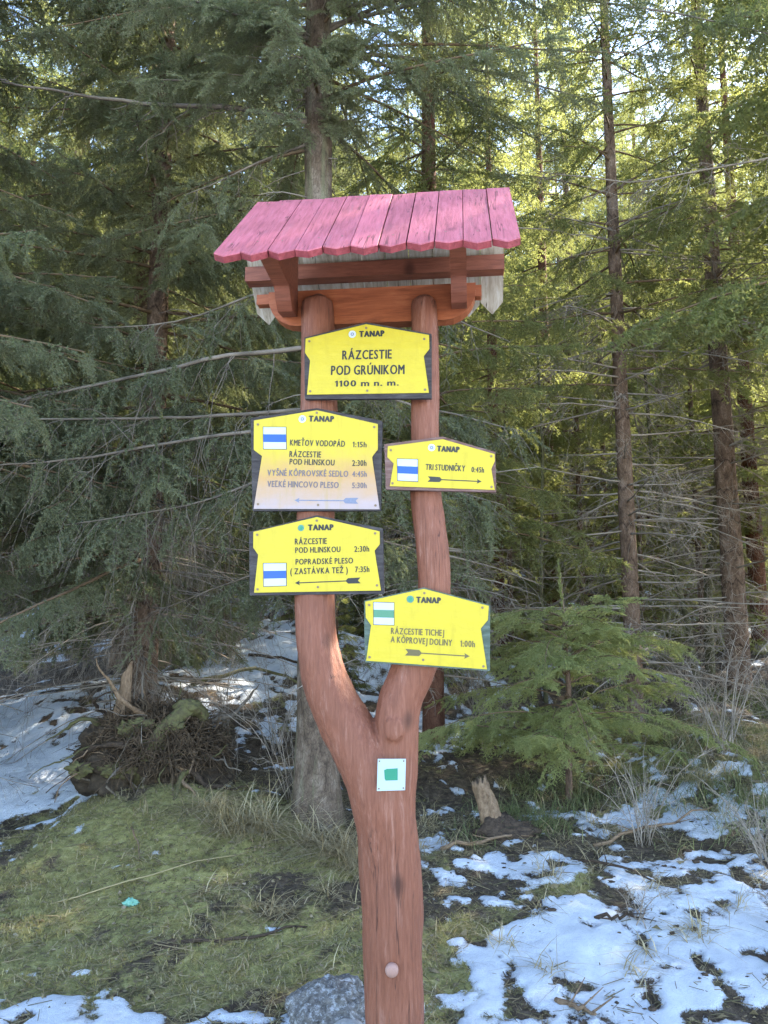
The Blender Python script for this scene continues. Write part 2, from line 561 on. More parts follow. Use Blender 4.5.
def snow_field(x, y):
    n = fbm(x * 2.3 + 7, y * 2.3, 1.7, 4, 0.6)
    n2 = fbm(x * 9.0, y * 9.0, 8.1, 3, 0.6)
    hole = field([(-1.2, 4.5, 1.2, 0.85, 1.0), (-0.4, 3.75, 0.75, 0.3, 1.0), (-1.9, 5.6, 0.65, 0.6, 1.0), (-0.55, 5.1, 0.5, 0.5, 0.9)], x, y)
    return field(SNOW, x, y) * 0.73 + (n - 0.5) * 1.5 + (n2 - 0.5) * 2.3 - 0.22 * np.exp(-((x - .5) / .6) ** 2 - ((y - 3.9) / .8) ** 2) - hole * 0.5


def moss_field(x, y):
    return field(MOSS, x, y) * 0.72 + (fbm(x * 3.0, y * 3.0, 9.4, 4, 0.6) - 0.5) * 2.1


def lift(x, y):
    return 0.015 * sstep(0.40, 0.66, snow_field(x, y))


def gz(x, y):
    return terrain(x, y) + lift(x, y)


def axis(fine0, fine1, step, lo, hi):
    a = list(np.arange(fine0, fine1, step))
    s, p = step, fine1
    up = []
    while p < hi:
        up.append(p)
        s *= 1.12
        p += s
    s, p = step, fine0
    dn = []
    while p > lo:
        s *= 1.12
        p -= s
        dn.append(p)
    return np.array(dn[::-1] + a + up + [hi])


gx = axis(-3.4, 3.4, 0.017, -320, 320)
gy = axis(2.9, 7.6, 0.017, -80, 400)
GX, GY = np.meshgrid(gx, gy)
fx, fy = GX.ravel(), GY.ravel()
sn = snow_field(fx, fy)
gzv = terrain(fx, fy) + 0.015 * sstep(0.40, 0.66, sn)
rough_soil = (fbm(fx * 17, fy * 17, 3.3, 3, 0.6) - 0.5) * 0.035 * (1 - 0.8 * sstep(0.42, 0.55, sn)) * sstep(2.4, 3.4, fy)
gzv = gzv + rough_soil
nx_, ny_ = len(gx), len(gy)
ii = (np.arange(ny_ - 1)[:, None] * nx_ + np.arange(nx_ - 1)[None]).ravel()
gm = MB()
gm.add(np.stack([fx, fy, gzv], 1), np.stack([ii, ii + 1, ii + 1 + nx_, ii + nx_], 1), 0, True)

m = NT('forest_floor')
at = m.n('Attribute', attribute_name='snow_cover')
am = m.n('Attribute', attribute_name='moss_cover')
o = m.coords()
n1 = m.noise(34, 5, 0.7, o)
n2 = m.noise(130, 4, 0.7, o)
soil = m.ramp(m.noise(21, 8, 0.75, o), [(0.3, (0.020, 0.014, 0.010)), (0.5, (0.065, 0.045, 0.029)), (0.7, (0.17, 0.125, 0.085))])
soil = m.mix(m.ramp(n2, [(0.5, 0.0), (0.7, 0.6)]), soil, (0.16, 0.115, 0.07))
mossc = m.ramp(m.noise(27, 6, 0.75, o), [(0.28, (0.08, 0.066, 0.032)), (0.5, (0.25, 0.225, 0.075)), (0.7, (0.40, 0.35, 0.16))])
mf = m.math('ADD', am.outputs['Fac'], m.math('MULTIPLY', m.math('SUBTRACT', n1, 0.5), 0.8))
col = m.mix(m.ramp(mf, [(0.36, 0.0), (0.58, 1.0)]), soil, mossc)
sf = m.math('ADD', at.outputs['Fac'], m.math('MULTIPLY', m.math('SUBTRACT', n1, 0.5), 0.55))
sf = m.math('ADD', sf, m.math('MULTIPLY', m.math('SUBTRACT', n2, 0.5), 0.40))
sfac = m.ramp(sf, [(0.42, 0.0), (0.50, 0.75), (0.62, 1.0)])
snowc = m.ramp(m.noise(9, 5, 0.6, o), [(0.3, (0.54, 0.565, 0.60)), (0.7, (0.68, 0.70, 0.725))])
snowc = m.mix(m.ramp(m.noise(60, 6, 0.8, o), [(0.52, 0.0), (0.74, 0.32)]), snowc, (0.24, 0.23, 0.22))
col = m.mix(sfac, col, snowc)
n3 = m.noise(260, 3, 0.7, o)
m.color(col)
m.bump(m.mix(0.4, m.mix(0.5, n1, n2), n3), 0.9, 0.022)
M['ground'] = m.set(0.85, 0.2)
ground = gm.build('ground', M['ground'], None, {'snow_cover': sn, 'moss_cover': moss_field(fx, fy)})
tag(ground, 'mossy forest floor with patches of thin snow', 'ground', None, 'structure')

# ------------------------------------------------------------------ the signpost (local frame: x along the roof, y into the picture)
YAW = -0.11
POST = (-0.01, 2.829, 0.0)
cs_, sn_ = math.cos(YAW), math.sin(YAW)


def post_world(s, v, z):
    return (POST[0] + s * cs_ - v * sn_, POST[1] + s * sn_ + v * cs_, z)


signpost = thing('signpost', 'tall forked red stained log post with a little pink shingle roof on top', 'signpost', POST, YAW)

main = [(-0.25, 0.047, 0.102), (0.24, 0.0465, 0.100), (0.40, 0.043, 0.101), (0.56, 0.039, 0.105), (0.72, 0.031, 0.105), (0.85, 0.024, 0.106), (0.95, 0.012, 0.112), (1.04, -0.012, 0.112), (1.12, -0.058, 0.100), (1.20, -0.110, 0.093), (1.30, -0.166, 0.088),
        (1.40, -0.209, 0.082), (1.54, -0.241, 0.075), (1.685, -0.2465, 0.0735), (2.0, -0.246, 0.071), (2.43, -0.242, 0.068), (2.70, -0.250, 0.067), (2.82, -0.2535, 0.066), (2.845, -0.2535, 0.058), (2.852, -0.2535, 0.035)]
side = [(0.70, 0.032, 0.07), (0.90, 0.045, 0.080), (1.05, 0.054, 0.079), (1.15, 0.054, 0.077), (1.25, 0.056, 0.078), (1.32, 0.068, 0.078), (1.43, 0.115, 0.079), (1.53, 0.158, 0.072), (1.62, 0.184, 0.064), (1.71, 0.196, 0.0615), (1.82, 0.194, 0.061), (2.03, 0.167, 0.056), (2.31, 0.1635, 0.0535),
        (2.60, 0.163, 0.052), (2.80, 0.1625, 0.0515), (2.83, 0.1625, 0.045), (2.837, 0.1625, 0.028)]


def smooth_path(rows, n):
    a = np.array(rows)
    d = np.concatenate([[0], np.cumsum(np.hypot(np.diff(a[:, 0]), np.diff(a[:, 1])))])
    t = np.linspace(0, d[-1], n)
    q = np.stack([np.interp(t, d, a[:, k]) for k in range(3)], 1)
    k = np.array([1, 2, 3, 2, 1.0]) / 9
    for _ in range(2):
        p = np.pad(q, ((2, 2), (0, 0)), mode='edge')
        sm = sum(k[i] * p[i:i + n] for i in range(5))
        q[2:-6] = sm[2:-6]
    return q


pm = MB()
for rows, n in ((main, 160), (side, 120)):
    q = smooth_path(rows, n)
    back = 0.012 * np.sin(q[:, 0] * 3) + (0.034 * np.exp(-((q[:, 0] - 1.5) / 0.17) ** 2) if rows is side else 0)
    pm.tube(np.stack([q[:, 1], back, q[:, 0]], 1), q[:, 2], 28)
for x, z, r in ((0.052, 1.225, 0.034), (0.035, 0.62, 0.026), (0.15, 1.99, 0.02)):   # knots that stand proud
    a = np.linspace(0, 1, 5)
    y = -0.088 if z < 1.6 else -0.035
    pm.tube(np.stack([np.full(5, x), y - 0.004 * a, np.full(5, z)], 1), r * np.array([1.25, 1.15, 1.0, 0.8, 0.45]), 14)
post = pm.build('forked_post', M['post'], signpost)
rm = post.modifiers.new('remesh', 'REMESH')
rm.mode = 'VOXEL'
rm.voxel_size = 0.006
sm = post.modifiers.new('smooth', 'SMOOTH')
sm.factor = 0.5
sm.iterations = 9
dg = bpy.context.evaluated_depsgraph_get()
me = bpy.data.meshes.new_from_object(post.evaluated_get(dg))
post.modifiers.clear()
post.data = me
nv = len(me.vertices)
co = np.empty(nv * 3, np.float32)
no = np.empty(nv * 3, np.float32)
me.vertices.foreach_get('co', co)
me.vertices.foreach_get('normal', no)
co = co.reshape(-1, 3)
no = no.reshape(-1, 3)
hew = (fbm(co[:, 0] * 34, co[:, 1] * 34, co[:, 2] * 5, 4, 0.6) - 0.5) * 0.012 + (fbm(co[:, 0] * 9, co[:, 1] * 9, co[:, 2] * 4, 2) - 0.5) * 0.016
hew *= np.where(co[:, 2] > 2.86, 0.2, 1.0)
co = co + no * hew[:, None]
me.vertices.foreach_set('co', co.ravel())
me.polygons.foreach_set('use_smooth', np.ones(len(me.polygons), bool))
me.update()

RIDGE, SL = 3.261, 0.935                 # ridge height, fall per metre of depth
rg = np.random.default_rng(3)


def shingle(mb, s0, s1, v0, v1, sgn, tip, th, top, mats=(0, 1)):
    """one board of the roof lying on the slope, its lower end cut to a point"""
    d = unit(np.array([0, sgn * 1.0, -SL]))
    nrm = np.array([0, sgn * SL, 1.0]) / math.hypot(1, SL)
    L0, L1 = v0 * math.hypot(1, SL), v1 * math.hypot(1, SL)
    mid = (s0 + s1) / 2 + rg.uniform(-0.004, 0.004)
    out = [(s0, L0), (s1, L0), (s1, L1), (mid, L1 + tip), (s0, L1 + rg.uniform(-.003, .003))]
    base = np.array([0, 0, RIDGE])
    jit = rg.uniform(-0.002, 0.003)
    tilt = rg.uniform(-0.0025, 0.0025)
    lo, hi = [], []
    for s, l in out:
        p = np.array([s, 0, 0]) + base + d * l + nrm * (jit + (s - mid) / 0.05 * tilt + top)
        hi.append(p)
        lo.append(p - nrm * th)
    n = len(out)
    e = 0.004                            # worn arris along the lower edges
    hi2 = []
    c = np.mean(hi, 0)
    for p in hi:
        q = c - p
        hi2.append(p + q / np.linalg.norm(q) * e)
    hi1 = [p - nrm * e * 0.7 for p in hi]
    V = np.array(hi2 + hi1 + lo)
    up = [[0, i, i + 1] for i in range(1, n - 1)]
    ori = 1 if sgn > 0 else -1
    f_top = np.array(up)
    f_bot = np.array([[2 * n + a, 2 * n + c_, 2 * n + b] for a, b, c_ in up])
    q1 = np.array([[i, n + i, n + (i + 1) % n, (i + 1) % n] for i in range(n)])
    q2 = q1 + n
    def flip(a):
        return a[:, ::-1] if ori > 0 else a
    mb.add(V, flip(f_top)[:, ::1], mats[0])
    mb.add(V, flip(q1), mats[0])
    mb.add(V, flip(q2), mats[1])
    mb.add(V, flip(f_bot), mats[1])
    if len(mats) > 2:                    # two nail heads, one hit a little low
        for l in (L0 + 0.06, L1 - 0.10):
            c_ = np.array([mid + rg.uniform(-.02, .02), 0, 0]) + base + d * (l + rg.uniform(-.012, .012)) + nrm * (jit + top + 0.0012)
            k_ = [c_ + np.array([0.0042 * math.cos(t_), 0, 0]) + d * 0.0042 * math.sin(t_) for t_ in np.arange(0, 6.2, 0.9)]
            mb.add(np.array(k_), flip(np.array([[0, j, j + 1] for j in range(1, 6)])), mats[2])


fb = MB()
edges = np.linspace(-0.5, 0.5, 12)
for i in range(11):
    shingle(fb, edges[i] + rg.uniform(.0006, .002), edges[i + 1] - rg.uniform(.0006, .002), 0.0, 0.497 + rg.uniform(-.010, .005), -1, 0.034 + rg.uniform(-.009, .007), 0.024, 0.0, (0, 1, 2))
fb.build('front_roof_slope', [M['pink'], M['red_edge'], M['screw']], signpost)
bb = MB()
edges = np.linspace(-0.585, 0.482, 12)
for i in range(11):
    shingle(bb, edges[i] + 0.002, edges[i + 1] - 0.002, 0.16 if i == 0 else 0.022, 0.338 + rg.uniform(-.01, .006), 1, 0.055, 0.022, -0.004)
bb.build('rear_roof_slope', [M['grey_wood'], M['grey_wood']], signpost)
rc = MB()
rc.box(-0.500, 0.500, 0.001, 0.014, RIDGE - 0.03, RIDGE - 0.002)
rc.build('ridge_strip', M['red_edge'], signpost)


def bevel(o, w=0.004, seg=2):
    b = o.modifiers.new('bevel', 'BEVEL')
    b.width = w
    b.segments = seg
    b.limit_method = 'ANGLE'
    b.angle_limit = R(35)
    return o


rail = MB()
rail.box(-0.586, 0.480, 0.135, 0.197, 2.992, 3.055)
bevel(rail.build('roof_rail', M['rail'], signpost), 0.005)
arc = lambda cx, cz, rx, rz, a0, a1, n=7: [(cx + rx * math.cos(R(a)), cz + rz * math.sin(R(a))) for a in np.linspace(a0, a1, n)]
bm_ = MB()
out = arc(-0.335, 2.862, 0.118, 0.118, 180, 270) + arc(0.245, 2.862, 0.118, 0.118, 270, 360) + [(0.363, 2.888), (-0.453, 2.888)]
bm_.poly(out, 0.022, 0.085)
bm_.box(-0.505, -0.4505, 0.035, 0.075, 2.845, 2.886)
bm_.box(0.3605, 0.385, 0.035, 0.075, 2.838, 2.884)
bevel(bm_.build('cross_beam', M['beam'], signpost), 0.005)
for s0, s1, lo in ((-0.392, -0.334, 2.768), (0.270, 0.328, 2.772)):
    # outline in depth and height, extruded along the beam
    out = [(0.020, lo + 0.01), (-0.062, lo), (-0.098, lo + 0.028), (-0.13, lo + 0.075), (-0.352, RIDGE - 0.352 * SL - 0.075), (-0.352, RIDGE - 0.352 * SL - 0.036), (-0.012, RIDGE - 0.045), (0.020, RIDGE - 0.06)]
    b = MB()
    b.poly([(-y, z) for y, z in out], 0, s1 - s0)
    b.v = [np.stack([a[:, 1] + s0, -a[:, 0], a[:, 2]], 1) for a in b.v]
    bevel(b.build('roof_bracket', M['rail'], signpost), 0.006)

bo = MB()
a = np.linspace(0, 1, 7)
bo.tube(np.stack([np.full(7, 0.047), -0.092 - 0.022 * a, np.full(7, 0.455)], 1), 0.022 * np.array([1, 1, 1, 1, 0.95, 0.8, 0.45]), 20)
bo.build('bolt_cap', M['bolt'], signpost)

# ------------------------------------------------------------------ the signs
_glyph = {}


def glyph(ch):
    """flat outline of one character, moved to start at x = 0"""
    if ch in _glyph:
        return _glyph[ch]
    if ch == '1':
        v = np.array([(0.0, 0.50), (0.03, 0.44), (0.12, 0.50), (0.12, 0.0), (0.21, 0.0), (0.21, 0.62), (0.14, 0.62)])
        f = np.array([(0, 1, 2), (0, 2, 6), (2, 5, 6), (2, 3, 4), (2, 4, 5)])
        v[:, 1] *= cap('H') / 0.62
        _glyph[ch] = (v, f)
        return _glyph[ch]
    cu = bpy.data.curves.new('lettering', 'FONT')
    cu.body = ch
    cu.size = 1.0
    cu.resolution_u = 3
    ob = bpy.data.objects.new('lettering', cu)
    COL.objects.link(ob)
    dg = bpy.context.evaluated_depsgraph_get()
    me = bpy.data.meshes.new_from_object(ob.evaluated_get(dg))
    me.calc_loop_triangles()
    v = np.empty(len(me.vertices) * 3, np.float32)
    me.vertices.foreach_get('co', v)
    f = np.array([t.vertices[:] for t in me.loop_triangles])
    bpy.data.objects.remove(ob)
    bpy.data.meshes.remove(me)
    bpy.data.curves.remove(cu)
    v = v.reshape(-1, 3)[:, :2].astype(float)
    v[:, 0] -= v[:, 0].min()
    _glyph[ch] = (v, f)
    return _glyph[ch]


def cap(ch):
    return glyph(ch)[0][:, 1].max()


def line_mesh(body):
    V, F, x, n = [], [], 0.0, 0
    for ch in body:
        if ch == ' ':
            x += 0.15
            continue
        v, f = glyph(ch)
        V.append(v + [x, 0])
        F.append(f + n)
        n += len(v)
        x += v[:, 0].max() + 0.165
    return np.concatenate(V), np.concatenate(F)


SIGNS = {'name': {'at': (-0.043, 2.414),
          'board': [(-0.239, 0.239), (-0.004, 0.289), (0.239, 0.233), (0.237, -0.012), (-0.234, 0.0)],
          'plate': [(-0.233, 0.233), (-0.004, 0.28), (0.23, 0.228), (0.231, 0.175), (0.21, 0.148), (0.228, 0.008), (-0.225, 0.016), (-0.215, 0.147), (-0.235, 0.179)],
          'text': [('TANAP', -0.031, 0.231, 0.065, 0.23, 0.022, 2), ('RÁZCESTIE', -0.094, 0.146, 0.092, 0.143, 0.034, 1),
                   ('POD  GRÚNIKOM', -0.136, 0.088, 0.139, 0.082, 0.035, 1), ('1100  m  n.  m.', -0.121, 0.043, 0.118, 0.039, 0.022, 1)],
          'emblem': (-0.056, 0.243, 0.014),
          'screws': [(-0.219, 0.222), (-0.004, 0.265), (0.212, 0.213), (-0.213, 0.028), (0.001, 0.023), (0.214, 0.02)]},
 'faded': {'at': (-0.234, 1.997),
           'board': [(-0.248, 0.351), (0.003, 0.381), (0.247, 0.326), (0.242, -0.007), (-0.232, 0.0)],
           'plate': [(-0.234, 0.34), (0.004, 0.372), (0.231, 0.313), (0.231, 0.218), (0.21, 0.191), (0.238, -0.002), (-0.227, 0.007), (-0.2, 0.204), (-0.232, 0.228)],
           'text': [('TANAP', -0.027, 0.33, 0.069, 0.326, 0.021, 2), ('KMEŤOV  VODOPÁD', -0.096, 0.241, 0.11, 0.231, 0.022, 0),
                    ('1:15h', 0.138, 0.229, 0.19, 0.227, 0.02, 0), ('RÁZCESTIE', -0.097, 0.198, 0.022, 0.193, 0.022, 0),
                    ('POD  HLINSKOU', -0.096, 0.17, 0.072, 0.162, 0.021, 0), ('2:30h', 0.137, 0.159, 0.19, 0.158, 0.021, 0),
                    ('VYŠNÉ  KÔPROVSKÉ  SEDLO', -0.179, 0.13, 0.123, 0.119, 0.022, 3), ('4:45h', 0.137, 0.119, 0.191, 0.118, 0.02, 3),
                    ('VEĽKÉ  HINCOVO  PLESO', -0.178, 0.088, 0.088, 0.078, 0.022, 3), ('5:30h', 0.137, 0.077, 0.191, 0.076, 0.02, 3)],
           'emblem': (-0.05, 0.34, 0.014),
           'screws': [(-0.218, 0.324), (0.004, 0.362), (0.218, 0.302), (-0.211, 0.024), (0.013, 0.017), (0.223, 0.012)],
           'mark': [(-0.197, 0.313), (-0.112, 0.31), (-0.109, 0.228), (-0.194, 0.231)],
           'band': (0.33, 0.69),
           'arrow': [(-0.075, 0.036), (0.161, 0.03)],
           'ah': 0.022},
 'zast': {'at': (-0.231, 1.688),
          'board': [(-0.246, 0.231), (0.005, 0.289), (0.246, 0.238), (0.251, 0.005), (-0.238, 0.0)],
          'plate': [(-0.229, 0.231), (0.006, 0.282), (0.235, 0.227), (0.236, 0.181), (0.217, 0.158), (0.24, 0.016), (-0.221, 0.01), (-0.209, 0.147), (-0.228, 0.173)],
          'text': [('TANAP', -0.027, 0.234, 0.068, 0.234, 0.02, 2), ('RÁZCESTIE', -0.074, 0.183, 0.044, 0.184, 0.021, 0),
                   ('POD  HLINSKOU', -0.072, 0.152, 0.094, 0.154, 0.02, 0), ('2:30h', 0.144, 0.154, 0.198, 0.155, 0.02, 0),
                   ('POPRADSKÉ  PLESO', -0.07, 0.11, 0.14, 0.113, 0.02, 0), ('(  ZASTÁVKA  TEŽ  )', -0.089, 0.075, 0.121, 0.079, 0.021, 0),
                   ('7:35h', 0.147, 0.081, 0.199, 0.082, 0.02, 0)],
          'emblem': (-0.052, 0.243, 0.012),
          'screws': [(-0.214, 0.22), (0.006, 0.269), (0.219, 0.22), (-0.208, 0.022), (0.013, 0.029), (0.226, 0.034)],
          'mark': [(-0.188, 0.115), (-0.105, 0.115), (-0.103, 0.035), (-0.185, 0.033)],
          'band': (0.33, 0.67),
          'arrow': [(-0.071, 0.044), (0.167, 0.052)],
          'ah': 0.021},
 'tri': {'at': (0.221, 2.068),
         'board': [(-0.2, 0.167), (0.012, 0.19), (0.2, 0.128), (0.2, -0.018), (-0.195, 0.0)],
         'plate': [(-0.187, 0.158), (0.012, 0.179), (0.197, 0.12), (0.197, 0.094), (0.184, 0.066), (0.195, -0.01), (-0.18, 0.011), (-0.166, 0.094), (-0.189, 0.118)],
         'text': [('TANAP', -0.01, 0.135, 0.072, 0.129, 0.02, 2), ('TRI  STUDNIČKY', -0.051, 0.068, 0.091, 0.059, 0.021, 0),
                  ('0:45h', 0.113, 0.056, 0.158, 0.053, 0.019, 0)],
         'emblem': (-0.028, 0.149, 0.013),
         'screws': [(-0.176, 0.143), (0.185, 0.112), (-0.17, 0.021), (0.184, 0.001)],
         'mark': [(-0.152, 0.11), (-0.079, 0.106), (-0.079, 0.026), (-0.151, 0.031)],
         'band': (0.33, 0.67),
         'arrow': [(0.149, 0.021), (-0.043, 0.034)],
         'ah': 0.02},
 'tich': {'at': (0.17, 1.453),
          'board': [(-0.222, 0.215), (-0.008, 0.261), (0.222, 0.199), (0.217, -0.027), (-0.218, 0.0)],
          'plate': [(-0.217, 0.212), (-0.008, 0.256), (0.217, 0.196), (0.213, 0.147), (0.188, 0.118), (0.207, -0.021), (-0.213, 0.006), (-0.196, 0.129), (-0.215, 0.156)],
          'text': [('TANAP', -0.037, 0.208, 0.051, 0.205, 0.02, 2), ('RÁZCESTIE  TICHEJ', -0.126, 0.099, 0.061, 0.092, 0.021, 4),
                   ('A  KÔPROVEJ  DOLINY', -0.127, 0.07, 0.088, 0.058, 0.021, 4), ('1:00h', 0.116, 0.056, 0.167, 0.054, 0.021, 4)],
          'emblem': (-0.057, 0.22, 0.013),
          'screws': [(-0.203, 0.2), (-0.007, 0.241), (0.195, 0.19), (-0.201, 0.018), (-0.013, 0.01), (0.195, -0.011)],
          'mark': [(-0.187, 0.209), (-0.115, 0.207), (-0.115, 0.13), (-0.186, 0.132)],
          'band': (0.33, 0.68),
          'arrow': [(0.149, 0.023), (-0.076, 0.036)],
          'ah': 0.023}}


def write(mb, body, x0, z0, x1, z1, h, bold, y, mat):
    """letters fitted between two ends of a base line; bold thickens the strokes by that many metres"""
    v, f = line_mesh(body)
    sx = (math.hypot(x1 - x0, z1 - z0) - 2 * bold) / v[:, 0].max()
    p = np.stack([v[:, 0] * sx + bold, v[:, 1] * h / cap('H')], 1)
    a = math.atan2(z1 - z0, x1 - x0)
    q = np.stack([x0 + p[:, 0] * math.cos(a) - p[:, 1] * math.sin(a), np.full(len(p), y), z0 + p[:, 0] * math.sin(a) + p[:, 1] * math.cos(a)], 1)
    e1, e2 = q[f[:, 1]] - q[f[:, 0]], q[f[:, 2]] - q[f[:, 0]]
    fl = (e1[:, 2] * e2[:, 0] - e1[:, 0] * e2[:, 2]) > 0
    f = f.copy()
    f[fl] = f[fl][:, ::-1]
    for k, (dx, dz) in enumerate(((0, 0), (-1, 0), (1, 0), (0, 0.5), (0, -0.5))):
        mb.add(q + [dx * bold, -0.00015 * k, dz * bold], f, mat)


def make_sign(key, label, wood_m, plate_m, text_mats, arrow_m, band_m, emblem_m, frame_m):
    S = SIGNS[key]
    s0, z0 = S['at']
    V = -0.086
    t = thing('trail_sign', label, 'sign', post_world(s0, V, z0), YAW, 'yellow trail signs on the post')
    b = MB()
    b.poly(S['board'][::-1], 0.0, 0.020)
    bevel(b.build('backing_board', wood_m, t), 0.0025)
    p = MB()
    p.poly(S['plate'][::-1], -0.0035, -0.0004)
    plate = p.build('yellow_plate', plate_m, t)
    fy_ = -0.0042
    for body, xa, za, xb, zb, h, st in S['text']:
        L = MB()
        write(L, body, xa, za, xb, zb, h, {0: 0.0008, 1: 0.0014, 2: 0.0023, 3: 0.0009, 4: 0.0009}[st], fy_, 1 if st in (3, 4) else 0)
        L.build('lettering', text_mats, plate)
    ex, ez, er = S['emblem']
    E = MB()
    ring = lambda r, n=20: [(ex + r * math.cos(k * 2 * math.pi / n), ez + r * math.sin(k * 2 * math.pi / n)) for k in range(n)]
    E.poly(ring(er), -0.0042, -0.0036, 0)
    if emblem_m is M['white']:
        E.poly(ring(er * 0.52, 6), -0.0047, -0.0043, 1)
        E.poly(ring(er * 0.22, 6), -0.0052, -0.0048, 0)
    else:
        E.poly([(ex - er * .35, ez - er * .6), (ex + er * .3, ez - er * .6), (ex + er * .5, ez + er * .2), (ex, ez + er * .65), (ex - er * .5, ez + er * .2)], -0.0047, -0.0043, 1)
    E.build('emblem', [emblem_m, M['fadeblue'] if emblem_m is M['white'] else M['marker_green']], plate)
    if 'mark' in S:
        q = [np.array(c) for c in S['mark']]          # tl, tr, br, bl
        c = sum(q) / 4
        k = MB()
        rim = [tuple(c + (p_ - c) * 1.05) for p_ in q]
        k.poly(rim[::-1], -0.0042, -0.0036, 2)
        k.poly([tuple(p_) for p_ in q][::-1], -0.0048, -0.0043, 0)
        a_, b_ = S['band']
        lerp = lambda i, j, f: tuple(q[i] + (q[j] - q[i]) * f)
        k.poly([lerp(0, 3, b_), lerp(1, 2, b_), lerp(1, 2, a_), lerp(0, 3, a_)], -0.0054, -0.0049, 1)
        k.build('trail_mark', [M['white'], band_m, frame_m], plate)
        tip, tail = [np.array(x) for x in S['arrow']]
        d = (tail - tip)
        ln = np.linalg.norm(d)
        d /= ln
        nn = np.array([-d[1], d[0]])
        h = S['ah']
        pt = lambda a, w: tuple(tip + d * a + nn * w)
        w = h * 0.09
        hl = h * 0.85
        fl_ = h * 2.5
        A = [pt(0, 0), pt(hl, h * .42), pt(hl * .85, w), pt(ln - fl_, w), pt(ln - fl_ + h * .35, h * .46), pt(ln, h * .5), pt(ln - h * .45, 0),
             pt(ln, -h * .5), pt(ln - fl_ + h * .35, -h * .46), pt(ln - fl_, -w), pt(hl * .85, -w), pt(hl, -h * .42)]
        k = MB()
        k.poly(A, -0.0042, -0.0036)
        k.build('direction_arrow', arrow_m, plate)
    for x, z in S['screws']:
        k = MB()
        k.poly([(x + 0.0045 * math.cos(j), z + 0.0045 * math.sin(j)) for j in np.arange(0, 6.2, 0.7)], -0.0055, -0.0034)
        k.build('screw', M['screw'], plate)
    return t


make_sign('name', 'topmost yellow sign across both arms, reading RÁZCESTIE POD GRÚNIKOM 1100 m n. m.', M['board'], M['yellow'], [M['black'], M['black']], None, None, M['white'], None)
make_sign('faded', 'yellow sign bleached to peach at the bottom, with KMEŤOV VODOPÁD on it', M['board'], M['yellow_fade'], [M['dark'], M['fadeprint']], M['fadeblue'], M['blue'], M['white'], M['dark'])
make_sign('zast', 'clean yellow sign with blue mark at lower left, POPRADSKÉ PLESO and an arrow pointing left', M['board'], M['yellow'], [M['black'], M['black']], M['black'], M['blue'], M['teal'], M['dark'])
make_sign('tri', 'smallest yellow sign with reddish backing board, TRI STUDNIČKY and an arrow pointing right', M['board_brown'], M['yellow'], [M['dark'], M['dark']], M['dark'], M['blue'], M['white'], M['dark'])
make_sign('tich', 'lowest yellow sign with a green and white mark and mossy green backing, at the fork', M['board_green'], M['yellow'], [M['dark'], M['brownprint']], M['brownprint'], M['green'], M['teal'], M['dark'])

mk = thing('trail_marker', 'small pale square plate with a green square, screwed below the fork of the post', 'marker', post_world(0.048, -0.118, 1.082), YAW)
b = MB()
b.poly([(-0.049, -0.055), (0.047, -0.050), (0.050, 0.052), (-0.046, 0.050)], -0.003, 0.0)
plate = b.build('marker_plate', M['marker_white'], mk)
b = MB()
b.poly([(-0.019, -0.020), (0.022, -0.018), (0.022, 0.021), (-0.015, 0.018), (-0.024, 0.014), (-0.022, -0.014)], -0.0046, -0.0036)
b.build('green_square', M['marker_green'], mk)
for x, z in ((-0.042, -0.047), (0.041, -0.043), (0.043, 0.045), (-0.040, 0.043)):
    b = MB()
    b.poly([(x + 0.003 * math.cos(j), z + 0.003 * math.sin(j)) for j in np.arange(0, 6.2, 0.9)], -0.0048, -0.0029)
    b.build('screw', M['screw'], mk)

